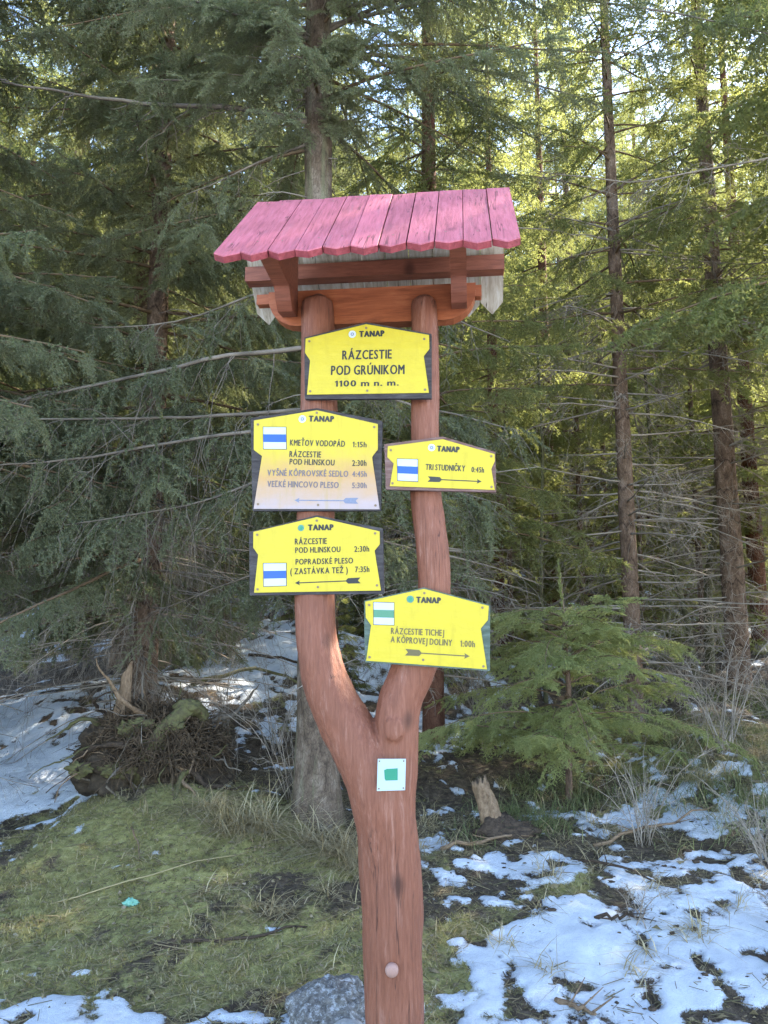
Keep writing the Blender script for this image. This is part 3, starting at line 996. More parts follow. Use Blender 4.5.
# ------------------------------------------------------------------ spruces
def spray(rng, L=0.45, nside=14, tw=0.11, nl=0.016, nw=0.0028, pitch=0.006, k=3, sag=0.25, hang=0.3, stems=True):
    """one needle-covered shoot with its side shoots, lying along +x; returns (needle triangles, stem triangles)"""
    P, T, ST = [], [], []

    def shoot(p0, d, ln, sg, r):
        n = max(3, int(ln / pitch))
        s = np.linspace(0, ln, n)
        p = p0 + d * s[:, None]
        p[:, 2] -= sg * s ** 2 / max(ln, 1e-6)
        p += np.cumsum(rng.normal(0, 0.0006, (n, 3)), 0)
        t = unit(np.gradient(p, axis=0))
        P.append(p)
        T.append(t)
        if stems:
            m = 4 if ln < 0.2 else 7
            q = p[np.linspace(0, n - 1, m).astype(int)]
            b = MB()
            b.tube(q, np.linspace(r, r * 0.35, m), 3, cap=False)
            v, f = b.v[0], b.f[0]
            ST.append(v[f])
        return p, t

    pm_, tm = shoot(np.zeros(3), np.array([1.0, 0, 0]), L, sag * L, 0.0022 * (nl / 0.016) ** 0.5)
    for i in range(nside):
        u = (i + rng.uniform(0.1, 0.9)) / nside
        if u < 0.06:
            continue
        j = int(u * (len(pm_) - 1))
        sd = 1 if i % 2 else -1
        a = R(rng.uniform(42, 66)) * sd
        d = np.array([math.cos(a), math.sin(a), rng.uniform(-hang - 0.15, 0.12)])
        d = unit(d)
        ln = tw * (1.05 - 0.72 * u) * rng.uniform(0.55, 1.25) * (0.55 + 0.45 * min(1, u / 0.2))
        shoot(pm_[j], d, ln, hang * ln, 0.0013 * (nl / 0.016) ** 0.5)
    p = np.repeat(np.concatenate(P), k, 0)
    t = np.repeat(np.concatenate(T), k, 0)
    rad = rng.normal(size=p.shape)
    rad = unit(rad - t * np.sum(rad * t, 1, keepdims=True))
    d = unit(t * rng.uniform(0.35, 0.9, (len(p), 1)) + rad)
    w = unit(np.cross(d, rng.normal(size=p.shape))) * (nw / 2)
    l = nl * rng.uniform(0.7, 1.15, (len(p), 1))
    tri = np.stack([p - w, p + w, p + d * l], 1)
    st = np.concatenate(ST) if ST else np.zeros((0, 3, 3))
    return tri.astype(np.float32), st.astype(np.float32)


r0 = np.random.default_rng(11)
SP_HERO = [spray(r0, r0.uniform(.40, .55), 18, .13, .018, .0052, .0065, 4, .30, .35) for _ in range(8)]
SP_YOUNG = [spray(r0, r0.uniform(.34, .46), 20, .12, .016, .0048, .0055, 4, .10, .12) for _ in range(7)]
SP_MID = [spray(r0, r0.uniform(.45, .60), 15, .16, .026, .010, .013, 4, .25, .30) for _ in range(6)]
SP_FAR = [spray(r0, r0.uniform(.55, .75), 12, .22, .045, .020, .036, 4, .25, .30, False) for _ in range(5)]


def put(mb, sp, pos, d, scale, roll, rng, mats=(0, 1)):
    ex = d / np.linalg.norm(d)
    ez = np.array([0, 0, 1.0]) - ex * ex[2]
    if np.linalg.norm(ez) < 0.15:
        ez = np.array([1.0, 0, 0]) - ex * ex[0]
    ez /= np.linalg.norm(ez)
    ey = np.cross(ez, ex)
    c, s = math.cos(roll), math.sin(roll)
    Rm = np.stack([ex, c * ey + s * ez, -s * ey + c * ez]) * scale
    nd, st = sp[rng.integers(len(sp))]
    mb.tris((nd.reshape(-1, 3) @ Rm + pos).astype(np.float32), mats[0])
    if len(st):
        mb.tris((st.reshape(-1, 3) @ Rm + pos).astype(np.float32), mats[1])


def limb(mb, p0, az, L, e0, droop, tipup, sp, rng, n_s=16, sc=1.0, bare=0.15, r=0.012, hangdown=0.5, segs=10, fan=(40, 70), zmin=None):
    """a live limb: wood along a sagging line, shoots left, right and hanging under it"""
    t = np.linspace(0, 1, segs)
    side = rng.normal(0, 0.10)
    h = np.array([math.cos(az), math.sin(az), 0])
    q = np.array([-h[1], h[0], 0])
    pts = p0 + L * (h * t[:, None] + q * (side * t ** 2)[:, None])
    pts[:, 2] += L * (e0 * t - droop * t ** 2 + tipup * t ** 3)
    pts += np.cumsum(rng.normal(0, 0.006 * L, pts.shape), 0) * 0.5
    mb.tube(pts, np.linspace(r, r * 0.22, segs), 5, 1, False)
    for i in range(n_s):
        u = bare + (1 - bare) * (i + rng.uniform(0, 1)) / n_s
        x = u * (segs - 1)
        a = min(int(x), segs - 2)
        p = pts[a] + (pts[a + 1] - pts[a]) * (x - a)
        d0 = unit(pts[a + 1] - pts[a])
        for sd in (1, -1):
            if rng.random() < 0.10:
                continue
            an = R(rng.uniform(*fan)) * sd
            d = np.array([d0[0] * math.cos(an) - d0[1] * math.sin(an), d0[0] * math.sin(an) + d0[1] * math.cos(an), d0[2] - hangdown * rng.uniform(0.1, 1.5)])
            s = sc * (1.1 - 0.55 * u) * rng.uniform(0.65, 1.2) * (0.5 + 0.5 * min(1, (u - bare) / 0.2 + 0.3))
            put(mb, sp, p, d, s, rng.normal(0, 0.5), rng)
    put(mb, sp, pts[-2], unit(pts[-1] - pts[-3]), sc * 0.7, 0, rng)
    return pts


def dead_limb(mb, pts, r, rng, n=18, tl=0.5, down=0.5, sub=4, mat=0, fan=1.0, clumps=1):
    """a bare limb with crooked twigs on twigs"""
    pts = np.asarray(pts, float)
    d = np.concatenate([[0], np.cumsum(np.linalg.norm(np.diff(pts, axis=0), axis=1))])
    m = max(6, int(d[-1] / 0.16))
    s = np.linspace(0, d[-1], m)
    p = np.stack([np.interp(s, d, pts[:, k]) for k in range(3)], 1)
    for _ in range(2):
        p[1:-1] = (p[:-2] + 2 * p[1:-1] + p[2:]) / 4
    p[1:] += np.cumsum(rng.normal(0, 0.010, (m - 1, 3)), 0) * 0.6
    mb.tube(p, np.linspace(r, r * 0.25, m), 5, mat, True)
    for i in range(n):
        u = rng.uniform(0.12, 1.0)
        x = u * (m - 1)
        a = min(int(x), m - 2)
        b = p[a] + (p[a + 1] - p[a]) * (x - a)
        t0 = unit(p[a + 1] - p[a])
        dr = unit(t0 * rng.uniform(0.2, 0.9) + unit(rng.normal(size=3)) * fan * 0.7 + np.array([0, 0, -down * rng.uniform(0, 1.6)]))
        ln = tl * rng.uniform(0.35, 1.2) * (1.1 - 0.5 * u)
        k = 6
        ss = np.linspace(0, 1, k)
        tw = b + dr * (ss * ln)[:, None] + np.array([0, 0, -down * 0.5]) * (ln * ss ** 2)[:, None]
        tw[1:] += np.cumsum(rng.normal(0, 0.012 * ln / 0.4, (k - 1, 3)), 0)
        rr = max(0.0016, r * 0.22)
        mb.tube(tw, np.linspace(rr, rr * 0.4, k), 3, mat, False)
        for j in range(sub):
            c = tw[rng.integers(1, k)]
            e = unit(dr * 0.6 + unit(rng.normal(size=3)) * 0.8 + np.array([0, 0, -down * 0.6]))
            l2 = ln * rng.uniform(0.2, 0.55)
            q = c + e * (np.linspace(0, 1, 4) * l2)[:, None]
            q[1:] += rng.normal(0, 0.010, (3, 3))
            mb.tube(q, np.linspace(rr * 0.7, rr * 0.3, 4), 3, mat, False)


def trunk_mesh(pts, rad, seed=0, n=20, amp=0.06, flare=0.0):
    pts = np.asarray(pts, float)
    d = pts[:, 2]
    m = max(12, int((d[-1] - d[0]) / 0.09))
    z = np.linspace(d[0], d[-1], m)
    x = np.interp(z, d, pts[:, 0])
    y = np.interp(z, d, pts[:, 1])
    r = np.interp(z, d, np.asarray(rad, float))
    r = r * (1 + flare * np.exp(-(z - z[0] - 0.15) / 0.16))
    mb = MB()
    mb.tube(np.stack([x, y, z], 1), r, n, 0)
    v = mb.v[0]
    i = np.repeat(np.arange(m), n)
    c = np.stack([x[i], y[i]], 1)
    k = len(i)
    u = v[:k, :2] - c
    f = 1 + (fbm(v[:k, 0] * 9 + seed, v[:k, 1] * 9, v[:k, 2] * 2.2, 4) - 0.5) * amp * 4
    lob = 1 + flare * 0.5 * np.exp(-(v[:k, 2] - z[0] - 0.1) / 0.18) * np.cos(np.arctan2(u[:, 1], u[:, 0]) * 5 + seed)
    v[:k, :2] = c + u * (f * lob)[:, None]
    return mb


def full_crown(rng, H, z0, Lb, sp, dz, per, n_s, sc, hang, e_lo=-0.05, e_hi=0.45, power=0.8, droop=0.28, tipup=0.12, mb=None, zfine=99, bare=0.12, pfine=None, skip=None):
    mb = mb or MB()
    z = z0
    a = rng.uniform(0, 6.28)
    while z < H - 0.2:
        u = (z - z0) / (H - z0)
        L = Lb * (1 - u) ** power
        for _ in range(per):
            a += 2.4 + rng.normal(0, 0.35)
            l = L * rng.uniform(0.6, 1.12) + 0.15
            fine = z < zfine
            if skip and skip(a, z):
                continue
            limb(mb, np.array([0, 0, z + rng.normal(0, dz * 0.25)]), a, l, e_lo + (e_hi - e_lo) * u + rng.normal(0, 0.06), droop, tipup, sp if fine else (pfine or sp), rng,
                 max(4, int(n_s * (l / Lb) ** 0.75)) if fine else max(3, int(n_s * 0.5 * l / Lb)), sc * (0.75 + 0.25 * l / Lb) * (1 if fine else 1.4), bare, 0.006 + 0.006 * l, hang)
        z += dz * (1 + 0.8 * u)
    put(mb, sp, np.array([0, 0, H - 0.35]), np.array([0, 0, 1.0]), 1.0, 0, rng)
    return mb


# --- the big spruce on the left, foliage down to the snow
rng = np.random.default_rng(21)
zA = float(gz(-2.1, 6.8))
ta = thing('spruce_tree', 'large spruce at left with dark curtains of needles hanging down beside the snow bank', 'tree', (-2.1, 6.8, zA))
trunk_mesh([(0, 0, -0.2), (0.02, 0, 2), (-0.03, 0.03, 6), (0, 0, 14)], [0.13, 0.10, 0.08, 0.015], 1, 20, 0.06, 0.35).build('trunk', M['bark_brown'], ta)
mbA = full_crown(rng, 13.5, 0.75, 2.35, SP_HERO, 0.17, 4, 30, 1.05, 0.9, -0.12, 0.4, 0.75, 0.22, 0.06, None, 6.4, 0.10, SP_MID, lambda a, z: (z < 2.0 and math.cos(a) > 0.1 + 0.4 * (z - 0.75)) or (z < 1.2 and math.sin(a) < -0.1 and math.cos(a) > -0.6))
mbA.build('crown', [M['needle_old'], M['stem']], ta)
d = MB()
for i in range(120):
    a, z = rng.uniform(0, 6.28), rng.uniform(0.1, 2.4)
    L = rng.uniform(0.6, 1.9)
    h = np.array([math.cos(a), math.sin(a), 0])
    dead_limb(d, [np.array([0, 0, z]), h * L * .5 + [0, 0, z - .08], h * L + [0, 0, z - rng.uniform(.1, .5)]], 0.008, rng, 12, 0.42, 0.9, 3)
tag(d.build('dead_twigs', M['twig'], ta), None, None, None, 'stuff')

GR_EDGE = 'spruces hung with needles along the left edge'
for (x, y, rz, s, lab) in ((-4.2, 6.1, 0.25, 1.0, 'spruce at the far left edge of the photo, needles hanging over the snow'),
                           (-3.95, 4.9, 0.1, 0.95, 'nearest of the left spruces, its boughs reaching in from beyond the left edge'),
                           (-3.4, 10.2, 4.0, 1.15, 'tall spruce standing behind the two large left spruces'),
                           (-1.3, 13.5, 5.2, 1.05, 'dense spruce between the left arm of the post and the big left spruce')):
    copy_thing(ta, (x, y, float(gz(x, y))), rz, s, lab)

# --- the spruce whose trunk stands right behind the post
rng = np.random.default_rng(33)
zC = float(gz(-0.44, 5.3))
tc = thing('spruce_tree', 'spruce with thick grey trunk and long bare limbs directly behind the post', 'tree', (-0.44, 5.3, zC))
trunk_mesh([(0, 0, -0.2), (-0.005, 0, 0.6), (-0.03, 0, 3.0), (-0.06, 0, 6.0), (-0.08, 0, 15)], [0.165, 0.138, 0.112, 0.092, 0.02], 5, 28, 0.07, 0.16).build('trunk', M['bark_grey'], tc)
mbC = MB()
a = 0.3
for z in np.arange(4.35, 7.8, 0.20):
    for _ in range(3):
        a += 2.4 + rng.normal(0, 0.3)
        L = rng.uniform(1.3, 2.5)
        if z < 5.0 and not (0.5 < a % 6.28 < 2.9):
            continue
        if math.sin(a) < -0.5:
            L *= 0.55
        limb(mbC, np.array([-0.05, 0, z]), a, L, rng.uniform(-0.02, 0.12), 0.20, 0.05, SP_HERO, rng, 15, 1.0, 0.22, 0.014, 0.8)
full_crown(rng, 15, 8.0, 2.2, SP_MID, 0.42, 3, 10, 1.3, 0.7, 0, 0.45, 0.8, mb=mbC)
mbC.build('crown', [M['needle_old'], M['stem']], tc)
d = MB()
for _ in range(46):
    a, z = rng.uniform(0, 6.28), rng.uniform(.5, 6.2)
    L = rng.gamma(2, .16)
    h = np.array([math.cos(a), math.sin(a), 0]) * (L + .12)
    dead_limb(d, [np.array([-.01 * z, 0, z]), h * .6 + [-.01 * z, 0, z + .02], h + [-.01 * z, 0, z - .15 * L]], .007, rng, 6, .25, .5, 2)
tag(d.build('dead_twigs', M['twig'], tc), None, None, None, 'stuff')
DEAD = [([(0.1, 0, 4.90), (-0.62, -0.1, 5.03), (-1.30, -0.12, 5.03), (-2.35, -0.2, 5.15)], 0.026, 20, .45, .5), ([(0.0, 0, 3.22), (-0.6, -0.1, 3.13), (-1.22, -0.2, 2.95), (-2.5, -0.3, 2.66)], 0.022, 40, .6, 1.1),
        ([(0.0, 0, 2.76), (-0.5, -0.1, 2.70), (-1.42, -0.25, 2.60), (-2.5, -0.35, 2.58)], 0.017, 44, .6, 1.1), ([(0.0, 0, 2.66), (-0.5, -.15, 2.56), (-1.5, -0.35, 2.32), (-2.5, -0.4, 2.24)], 0.017, 46, .62, 1.1),
        ([(0.0, 0, 3.70), (-0.5, -0.1, 3.58), (-0.9, -0.1, 3.36), (-1.6, -0.2, 3.28)], 0.012, 24, .5, .8), ([(0.0, 0, 4.86), (-0.55, -.1, 4.54), (-1.0, -.1, 4.33)], 0.013, 14, .4, .4),
        ([(0.0, 0, 2.44), (-0.8, -.2, 2.06), (-1.6, -.4, 1.90)], 0.013, 40, .55, 1.0), ([(0.0, 0, 3.0), (0.6, 0.3, 2.9), (1.5, 0.5, 2.75)], 0.014, 40, .55, .7), ([(0.0, 0, 2.3), (0.5, -.1, 2.3), (1.3, .2, 2.1)], 0.012, 40, .5, .7),
        ([(0.0, 0, 3.5), (0.6, -.1, 3.55), (1.4, .3, 3.35)], 0.013, 36, .5, .6), ([(0.0, 0, 1.9), (0.5, .3, 1.85), (1.2, .5, 1.6)], 0.011, 36, .45, .8), ([(0.0, 0, 1.75), (-0.5, .3, 1.6), (-1.3, .5, 1.3)], 0.012, 36, .5, .8), ([(0.0, 0, 4.2), (0.7, .2, 4.3), (1.7, .2, 4.2)], 0.015, 24, .5, .4)]
for pts, r, n, tl, dn in DEAD:
    b = MB()
    dead_limb(b, pts, r, rng, int(n * .6), tl, dn, 3)
    q_ = np.array(pts)
    for _ in range(int(n * 0.8) if dn > .6 else 3):
        u = rng.uniform(0.25, 1.0) * (len(q_) - 1)
        j_ = min(int(u), len(q_) - 2)
        p_ = q_[j_] + (q_[j_ + 1] - q_[j_]) * (u - j_)
        put(b, SP_HERO, p_, unit(np.array([rng.normal(0, .5), rng.normal(0, .5), -rng.uniform(.3, 1.2)])), rng.uniform(.6, 1.15), rng.normal(0, .6), rng, (1, 0))
    b.build('dead_branch', [M['limb'], M['needle_old']], tc)
# limbs reaching over the top of the picture to the right
b = MB()
for p0, az, L, e in (((0, 0, 5.55), 0.15, 2.3, 0.10), ((0, 0, 5.75), -0.25, 2.9, 0.12), ((0, 0, 5.9), -0.10, 3.4, 0.10), ((0, 0, 5.7), -0.55, 2.0, 0.08), ((0, 0, 5.6), 0.5, 2.4, .1), ((0, 0, 6.1), -.35, 3.2, .05), ((0, 0, 5.8), 2.9, 2.2, .05), ((0, 0, 5.6), 3.6, 1.8, .05), ((0, 0, 5.9), -1.2, 1.5, .02), ((0, 0, 6.2), -1.9, 1.6, .0), ((0, 0, 5.5), -2.4, 1.5, .0), ((0, 0, 5.2), -2.9, 1.3, .0)) + tuple(((-.06, 0, z_), -1.57 + 1.3 * math.sin(z_ * 37), .55 + .3 * math.sin(z_ * 11), -.1) for z_ in np.arange(4.85, 6.6, .13)):
    limb(b, np.array(p0), az, L, e, 0.16, 0.02, SP_HERO, rng, 20 if L > 1 else 11, 1.05 if L > 1 else .95, 0.2, 0.018 if L > 1 else .007, 0.75)
b.build('upper_branch', [M['needle_old'], M['limb']], tc)

# --- young spruce at right, in front of the slender trunks
rng = np.random.default_rng(45)
zD = float(gz(1.38, 6.0))
td = thing('young_spruce', 'young bright green spruce with drooping flat fronds, right of the post', 'tree', (1.38, 6.0, zD))
trunk_mesh([(0, 0, -0.1), (0.03, 0, 0.8), (0.0, 0.02, 1.7)], [0.028, 0.02, 0.006], 2, 8, 0.05).build('trunk', M['bark_brown'], td)
mbD = MB()
a = 0
for z in np.arange(0.24, 1.40, 0.085):
    for _ in range(3):
        a += 2.4 + rng.normal(0, .3)
        u = z / 1.6
        L = 1.38 * (1 - u * 0.62) * rng.uniform(0.45, 1.25)
        limb(mbD, np.array([0, 0, z]), a, L, rng.uniform(0.2, 0.7), rng.uniform(.4, .65), 0.06, SP_YOUNG, rng, max(6, int(12 * L)), rng.uniform(.6, .95), 0.15, 0.007, rng.uniform(.3, .7), 8, (26, 66))
put(mbD, SP_YOUNG, np.array([0, 0, 1.40]), np.array([0, 0, 1.0]), 0.9, 0, rng)
mbD.build('crown', [M['needle_young'], M['stem']], td)

# --- slender forest spruces: bare below, thin crowns above
def forest_tree(seed, H, zc, Lb, r, sp, dz, per, n_s, sc, bark_m, n_dead, dead_top, dl=1.3, name='spruce_tree', label='', zfine=99, pf=None, lean=0.0):
    rng = np.random.default_rng(seed)
    t = thing(name, label, 'tree')
    trunk_mesh([(0, 0, -0.4), (lean * .3, 0, 1.5), (lean, 0.03, 5), (lean * 1.5, 0, H)], [r * 1.1, r, r * .8, 0.012], seed, 14, 0.05, 0.25).build('trunk', bark_m, t)
    mb = full_crown(rng, H, zc, Lb, sp, dz, per, n_s, sc, 0.55, -0.05, 0.5, 0.8, 0.25, 0.08, None, zfine, 0.25, pf)
    for a in mb.v:
        a[:, 0] += lean
    mb.build('crown', [M['needle_far'], M['stem']], t)
    if n_dead:
        d = MB()
        for _ in range(n_dead):
            a, z = rng.uniform(0, 6.28), rng.uniform(0.5, dead_top)
            L = rng.uniform(0.5, dl)
            h = np.array([math.cos(a), math.sin(a), 0])
            e = rng.uniform(-0.35, 0.15)
            dead_limb(d, [np.array([lean * z / 5, 0, z]), h * L * .5 + [0, 0, z + e * .3 * L], h * L + [0, 0, z + e * L]], 0.012, rng, 12, 0.45, 0.35, 3)
        tag(d.build('dead_twigs', M['twig'], t), None, None, None, 'stuff')
    return t


M1 = forest_tree(101, 13, 3.8, 1.5, 0.085, SP_MID, 0.32, 4, 11, 1.0, M['bark_brown'], 110, 5.5, 1.8, label='slender straight brown spruce trunk rising behind the young green spruce', zfine=8, pf=SP_FAR)
M1.location = (2.55, 8.0, float(gz(2.55, 8.0)) - 0.05)
R1 = forest_tree(102, 16, 4.6, 1.9, 0.135, SP_MID, 0.32, 4, 14, 1.1, M['bark_brown'], 110, 6.5, 1.9, label='thickest brown trunk of the forest at right, with dark branch scars', zfine=10, pf=SP_FAR)
R1.location = (4.3, 9.5, float(gz(4.3, 9.5)) - 0.05)
T5 = forest_tree(103, 15, 4.0, 1.8, 0.115, SP_MID, 0.34, 4, 13, 1.1, M['bark_red'], 80, 5.0, 1.7, label='reddish spruce trunk standing between the right arm of the post and the slender trunk', zfine=9, pf=SP_FAR)
T5.location = (3.05, 14.0, float(gz(3.05, 14)) - 0.05)
T4 = forest_tree(104, 12, 1.9, 1.35, 0.095, SP_MID, 0.26, 4, 12, 0.95, M['bark_red'], 40, 2.5, 1.2, label='reddish spruce trunk seen just right of the fork of the post', zfine=7, pf=SP_FAR)
T4.location = (0.44, 7.0, float(gz(0.44, 7.0)) - 0.05)

# far forest: a few kinds, copied
FAR = [forest_tree(110 + i, h, zc, lb, .12, SP_FAR, 0.34, 4, 14, 1.15, bm, 60, 5.0, 1.6) for i, (h, zc, lb, bm) in enumerate(((15, 3.4, 2.1, M['bark_brown']), (17, 4.0, 2.2, M['bark_brown']), (13, 2.2, 2.1, M['bark_red'])))]
LOW = [forest_tree(120 + i, h, 0.25, lb, .05, SP_MID, 0.20, 4, 12, 0.9, M['bark_brown'], 0, 1) for i, (h, lb) in enumerate(((3.6, 1.15), (5.2, 1.4)))]
G_FAR = 'spruces of the forest behind'
G_LOW = 'small spruces under the forest'
L_FAR = 'thin forest spruce with yellow green needles standing far behind the signpost'
L_LOW = 'small bushy spruce growing among the trunks of the forest behind'
rng = np.random.default_rng(77)
placed = [(-3.95, 4.9), (-2.1, 6.8), (-4.2, 6.1), (-3.4, 10.2), (-1.3, 13.5), (-.44, 5.3), (1.5, 6), (2.55, 8), (4.3, 9.5), (3.05, 14), (.44, 7.0), (4.4, 10.5)]
spots = []
for _ in range(6000):
    y = 9.0 + 40 * rng.random() ** 1.1
    x = rng.uniform(-1, 1) * (0.56 * y + 1.0)
    gap = (1.9 + 0.06 * y) if y < 17 else 2.15
    if x < 1.0 and y < 12:
        continue
    if all((x - a) ** 2 + (y - b) ** 2 > gap ** 2 for a, b in placed):
        placed.append((x, y))
        spots.append((x, y))
extra = [(6.4, 5.4), (5.6, 7.9), (6.8, 9.6), (4.9, 6.0), (7.6, 6.8), (5.9, 12.2), (-6.3, 9.0)]  # those beyond the right edge are added to shade the foreground from the sun
first = {}
for i, (x, y) in enumerate(extra + spots):
    k = i % 3
    low = (i % 6 == 4) and y < 30
    src = LOW[(i // 6) % 2] if low else FAR[k]
    s = rng.uniform(0.8, 1.2) if y < 14 else rng.uniform(0.9, 1.3)
    z = float(gz(x, y)) - 0.05
    lab, grp = (L_LOW, G_LOW) if low else (L_FAR, G_FAR)
    if src.name not in first:
        first[src.name] = 1
        src.location = (x, y, z)
        src.rotation_euler = (0, 0, rng.uniform(0, 6.28))
        src.scale = (s, s, s)
        src['label'] = lab
        src['group'] = grp
    else:
        cp = copy_thing(src, (x, y, z), rng.uniform(0, 6.28), s, lab, grp)
        if i == 3:                                # a long bare bough of this tree hangs into the picture at upper right
            cp['label'] = 'spruce just outside the right edge, its long bare bough crossing the thin trunks'
            del cp['group']
            bd = MB()
            dead_limb(bd, [(4.9, 6.0, 5.9), (3.5, 6.45, 5.78), (2.4, 6.5, 5.56), (1.42, 6.55, 5.70)], .016, rng, 70, .55, .35, 4)
            ob = bd.build('dead_branch', M['twig'], cp)
            ob.matrix_parent_inverse = cp.matrix_basis.inverted()
for x, y, k, s in ((0.9, 9.8, 0, .8), (1.8, 11.0, 1, .75), (3.8, 11.4, 0, .7), (0.0, 12.8, 1, .9), (-1.9, 9.2, 0, .35), (-.5, 8.3, 0, .30), (-1.2, 11.2, 1, .4), (2.9, 11.3, 1, .85), (5.0, 12.2, 1, .9), (1.5, 13.2, 1, 1.0), (4.2, 14.5, 1, 1.1), (6.4, 14.0, 1, 1.0), (2.4, 16, 1, 1.2), (.3, 15.5, 1, 1.2)):
    copy_thing(LOW[k], (x, y, float(gz(x, y)) - .05), rng.uniform(0, 6), s, L_LOW, G_LOW)

# crooked bare saplings between the trunks
for pts, r, lab in (([(4.33, 10.4, .7), (4.36, 10.45, 1.5), (4.42, 10.5, 2.1), (4.55, 10.5, 2.6), (4.68, 10.5, 4.3), (4.7, 10.6, 6.5)], .065, 'crooked olive green sapling stem leaning beside the thickest right trunk'),
                    ([(3.95, 9.9, .7), (3.9, 9.95, 1.4), (3.72, 10, 2.4), (3.55, 10, 3.6), (3.5, 10, 5.5)], .042, 'thin pale sapling stem slanting left of the thickest right trunk'),
                    ([(4.7, 9.0, .7), (4.83, 9.0, 1.4), (4.95, 9, 2.2), (5.0, 9, 3.6), (5.05, 9, 5)], .02, 'whip thin bent sapling right of the thickest right trunk'),
                    ([(1.85, 9.0, .6), (1.83, 9.0, 2.0), (1.9, 9, 3.6), (1.85, 9, 5.5)], .028, 'thin straight bare sapling left of the slender brown trunk')):
    pts = np.array(pts)
    z = float(gz(pts[0, 0], pts[0, 1]))
    t = thing('bare_sapling', lab, 'sapling', (pts[0, 0], pts[0, 1], z))
    pts = pts - [pts[0, 0], pts[0, 1], pts[0, 2] + 0.05]
    trunk_mesh(pts, np.linspace(r, r * .45, len(pts)), int(r * 1000), 10, 0.05).build('trunk', M['bark_olive'], t)
    d = MB()
    for _ in range(16):
        z = rng.uniform(.6, pts[-1, 2])
        c = np.array([np.interp(z, pts[:, 2], pts[:, 0]), np.interp(z, pts[:, 2], pts[:, 1]), z])
        a = rng.uniform(0, 6.28)
        L = rng.uniform(.4, 1.2)
        h = np.array([math.cos(a) * L, math.sin(a) * L, rng.uniform(-.3, .4)])
        dead_limb(d, [c, c + h * .5 + [0, 0, .05], c + h], .006, rng, 8, .35, .2, 3)
    tag(d.build('bare_twigs', M['twig'], t), None, None, None, 'stuff')

# ------------------------------------------------------------------ ground cover, stumps, stones, sticks
def blades(rng, x, y, h, w, lean=0.5, bend=0.6):
    """thin arching blades rooted in the ground"""
    n = len(x)
    z = gz(x, y) - 0.004
    a = rng.uniform(0, 2 * np.pi, n)
    hd = np.stack([np.cos(a), np.sin(a), np.zeros(n)], 1)
    ln = np.abs(rng.normal(0, lean, n))
    bd = bend * rng.uniform(.2, 1.4, n)
    wd = np.stack([-hd[:, 1], hd[:, 0], np.zeros(n)], 1) * (w / 2)[:, None]
    base = np.stack([x, y, z], 1)
    tot = 1 / np.sqrt((ln + .5 * bd) ** 2 + 1)
    rows = []
    for k, t in enumerate((0, .38, .72, 1.0)):
        c = base + hd * (h * tot * (ln * t + bd * t * t))[:, None]
        c[:, 2] += np.maximum(h * tot * (t - .5 * np.minimum(bd, 1.9) * t * t), 0.002 + 0.004 * t)
        f = (1.0, .85, .55, 0)[k]
        rows += [c - wd * f, c + wd * f] if f else [c]
    V = np.stack(rows, 1).reshape(-1, 3)
    i = np.arange(n)[:, None] * 7
    F = np.concatenate([i + np.array([q]) for q in ((0, 1, 3), (0, 3, 2), (2, 3, 5), (2, 5, 4), (4, 5, 6))])
    return V, F


rng = np.random.default_rng(5)
# moss and short grass
N = 300000
x = rng.uniform(-3.2, 3.4, N)
y = 2.95 + 4.2 * rng.random(N) ** 1.2
keep = (moss_field(x, y) + rng.normal(0, .10, N) > 0.47) & (snow_field(x, y) < 0.50 + rng.normal(0, .05, N))
x, y = x[keep], y[keep]
b = MB()
hh = rng.uniform(.008, .028, len(x)) * (1 + 0.9 * (vnoise(x * 5, y * 5, 3) > .6))
b.add(*blades(rng, x, y, hh, rng.uniform(.0018, .0042, len(x)), 1.1, 1.0))
tag(b.build('moss', M['moss_blade']), 'short yellow green moss and grass on the bank left of the post', 'moss', None, 'stuff')

# dry straw in tufts
b = MB()
tufts = [(-.75, 5.0, 150, .34), (-.95, 4.95, 130, .30), (-1.1, 5.15, 90, .26), (-.25, 4.75, 150, .30), (-.12, 4.6, 120, .26), (-.4, 4.9, 110, .26), (-.05, 4.95, 80, .26), (.28, 5.3, 60, .25), (.2, 4.9, 50, .2), (-.9, 4.3, 60, .16), (-1.35, 4.6, 40, .14), (-1.55, 5.1, 40, .18), (-.55, 4.15, 70, .14), (-.3, 4.35, 60, .16)]
tufts += [(rng.uniform(-1.9, .4), rng.uniform(3.7, 5.5), 14, .14) for _ in range(26)] + [(rng.uniform(.4, 3.2), rng.uniform(3.6, 6.2), 30, .2) for _ in range(60)] + [(rng.uniform(2.2, 4.2), rng.uniform(5.6, 8.0), 50, .3) for _ in range(60)]
for tx, ty, n, h in tufts:
    if n > 60:
        n, h = n * 2, h * 1.35
    px, py = tx + rng.normal(0, .035 + .03 * (n > 60), n), ty + rng.normal(0, .04, n)
    b.add(*blades(rng, px, py, h * rng.uniform(.4, 1.15, n), rng.uniform(.0024, .0065, n), .8, 2.0))
N = 60000
x, y = rng.uniform(-2.6, 2.8, N), 3.1 + 3.4 * rng.random(N)
kp = (vnoise(x * 2.6, y * 2.6, 12) * .6 + vnoise(x * 8, y * 8, 2) * .4 > .48) & (snow_field(x, y) < .47)
n = kp.sum()
b.add(*blades(rng, x[kp], y[kp], rng.uniform(.02, .10, n), rng.uniform(.0012, .0032, n), 2.0, 1.6))
tag(b.build('dry_grass', M['straw']), 'tufts of pale dry grass bent over at the foot of the grey trunk', 'grass', None, 'stuff')

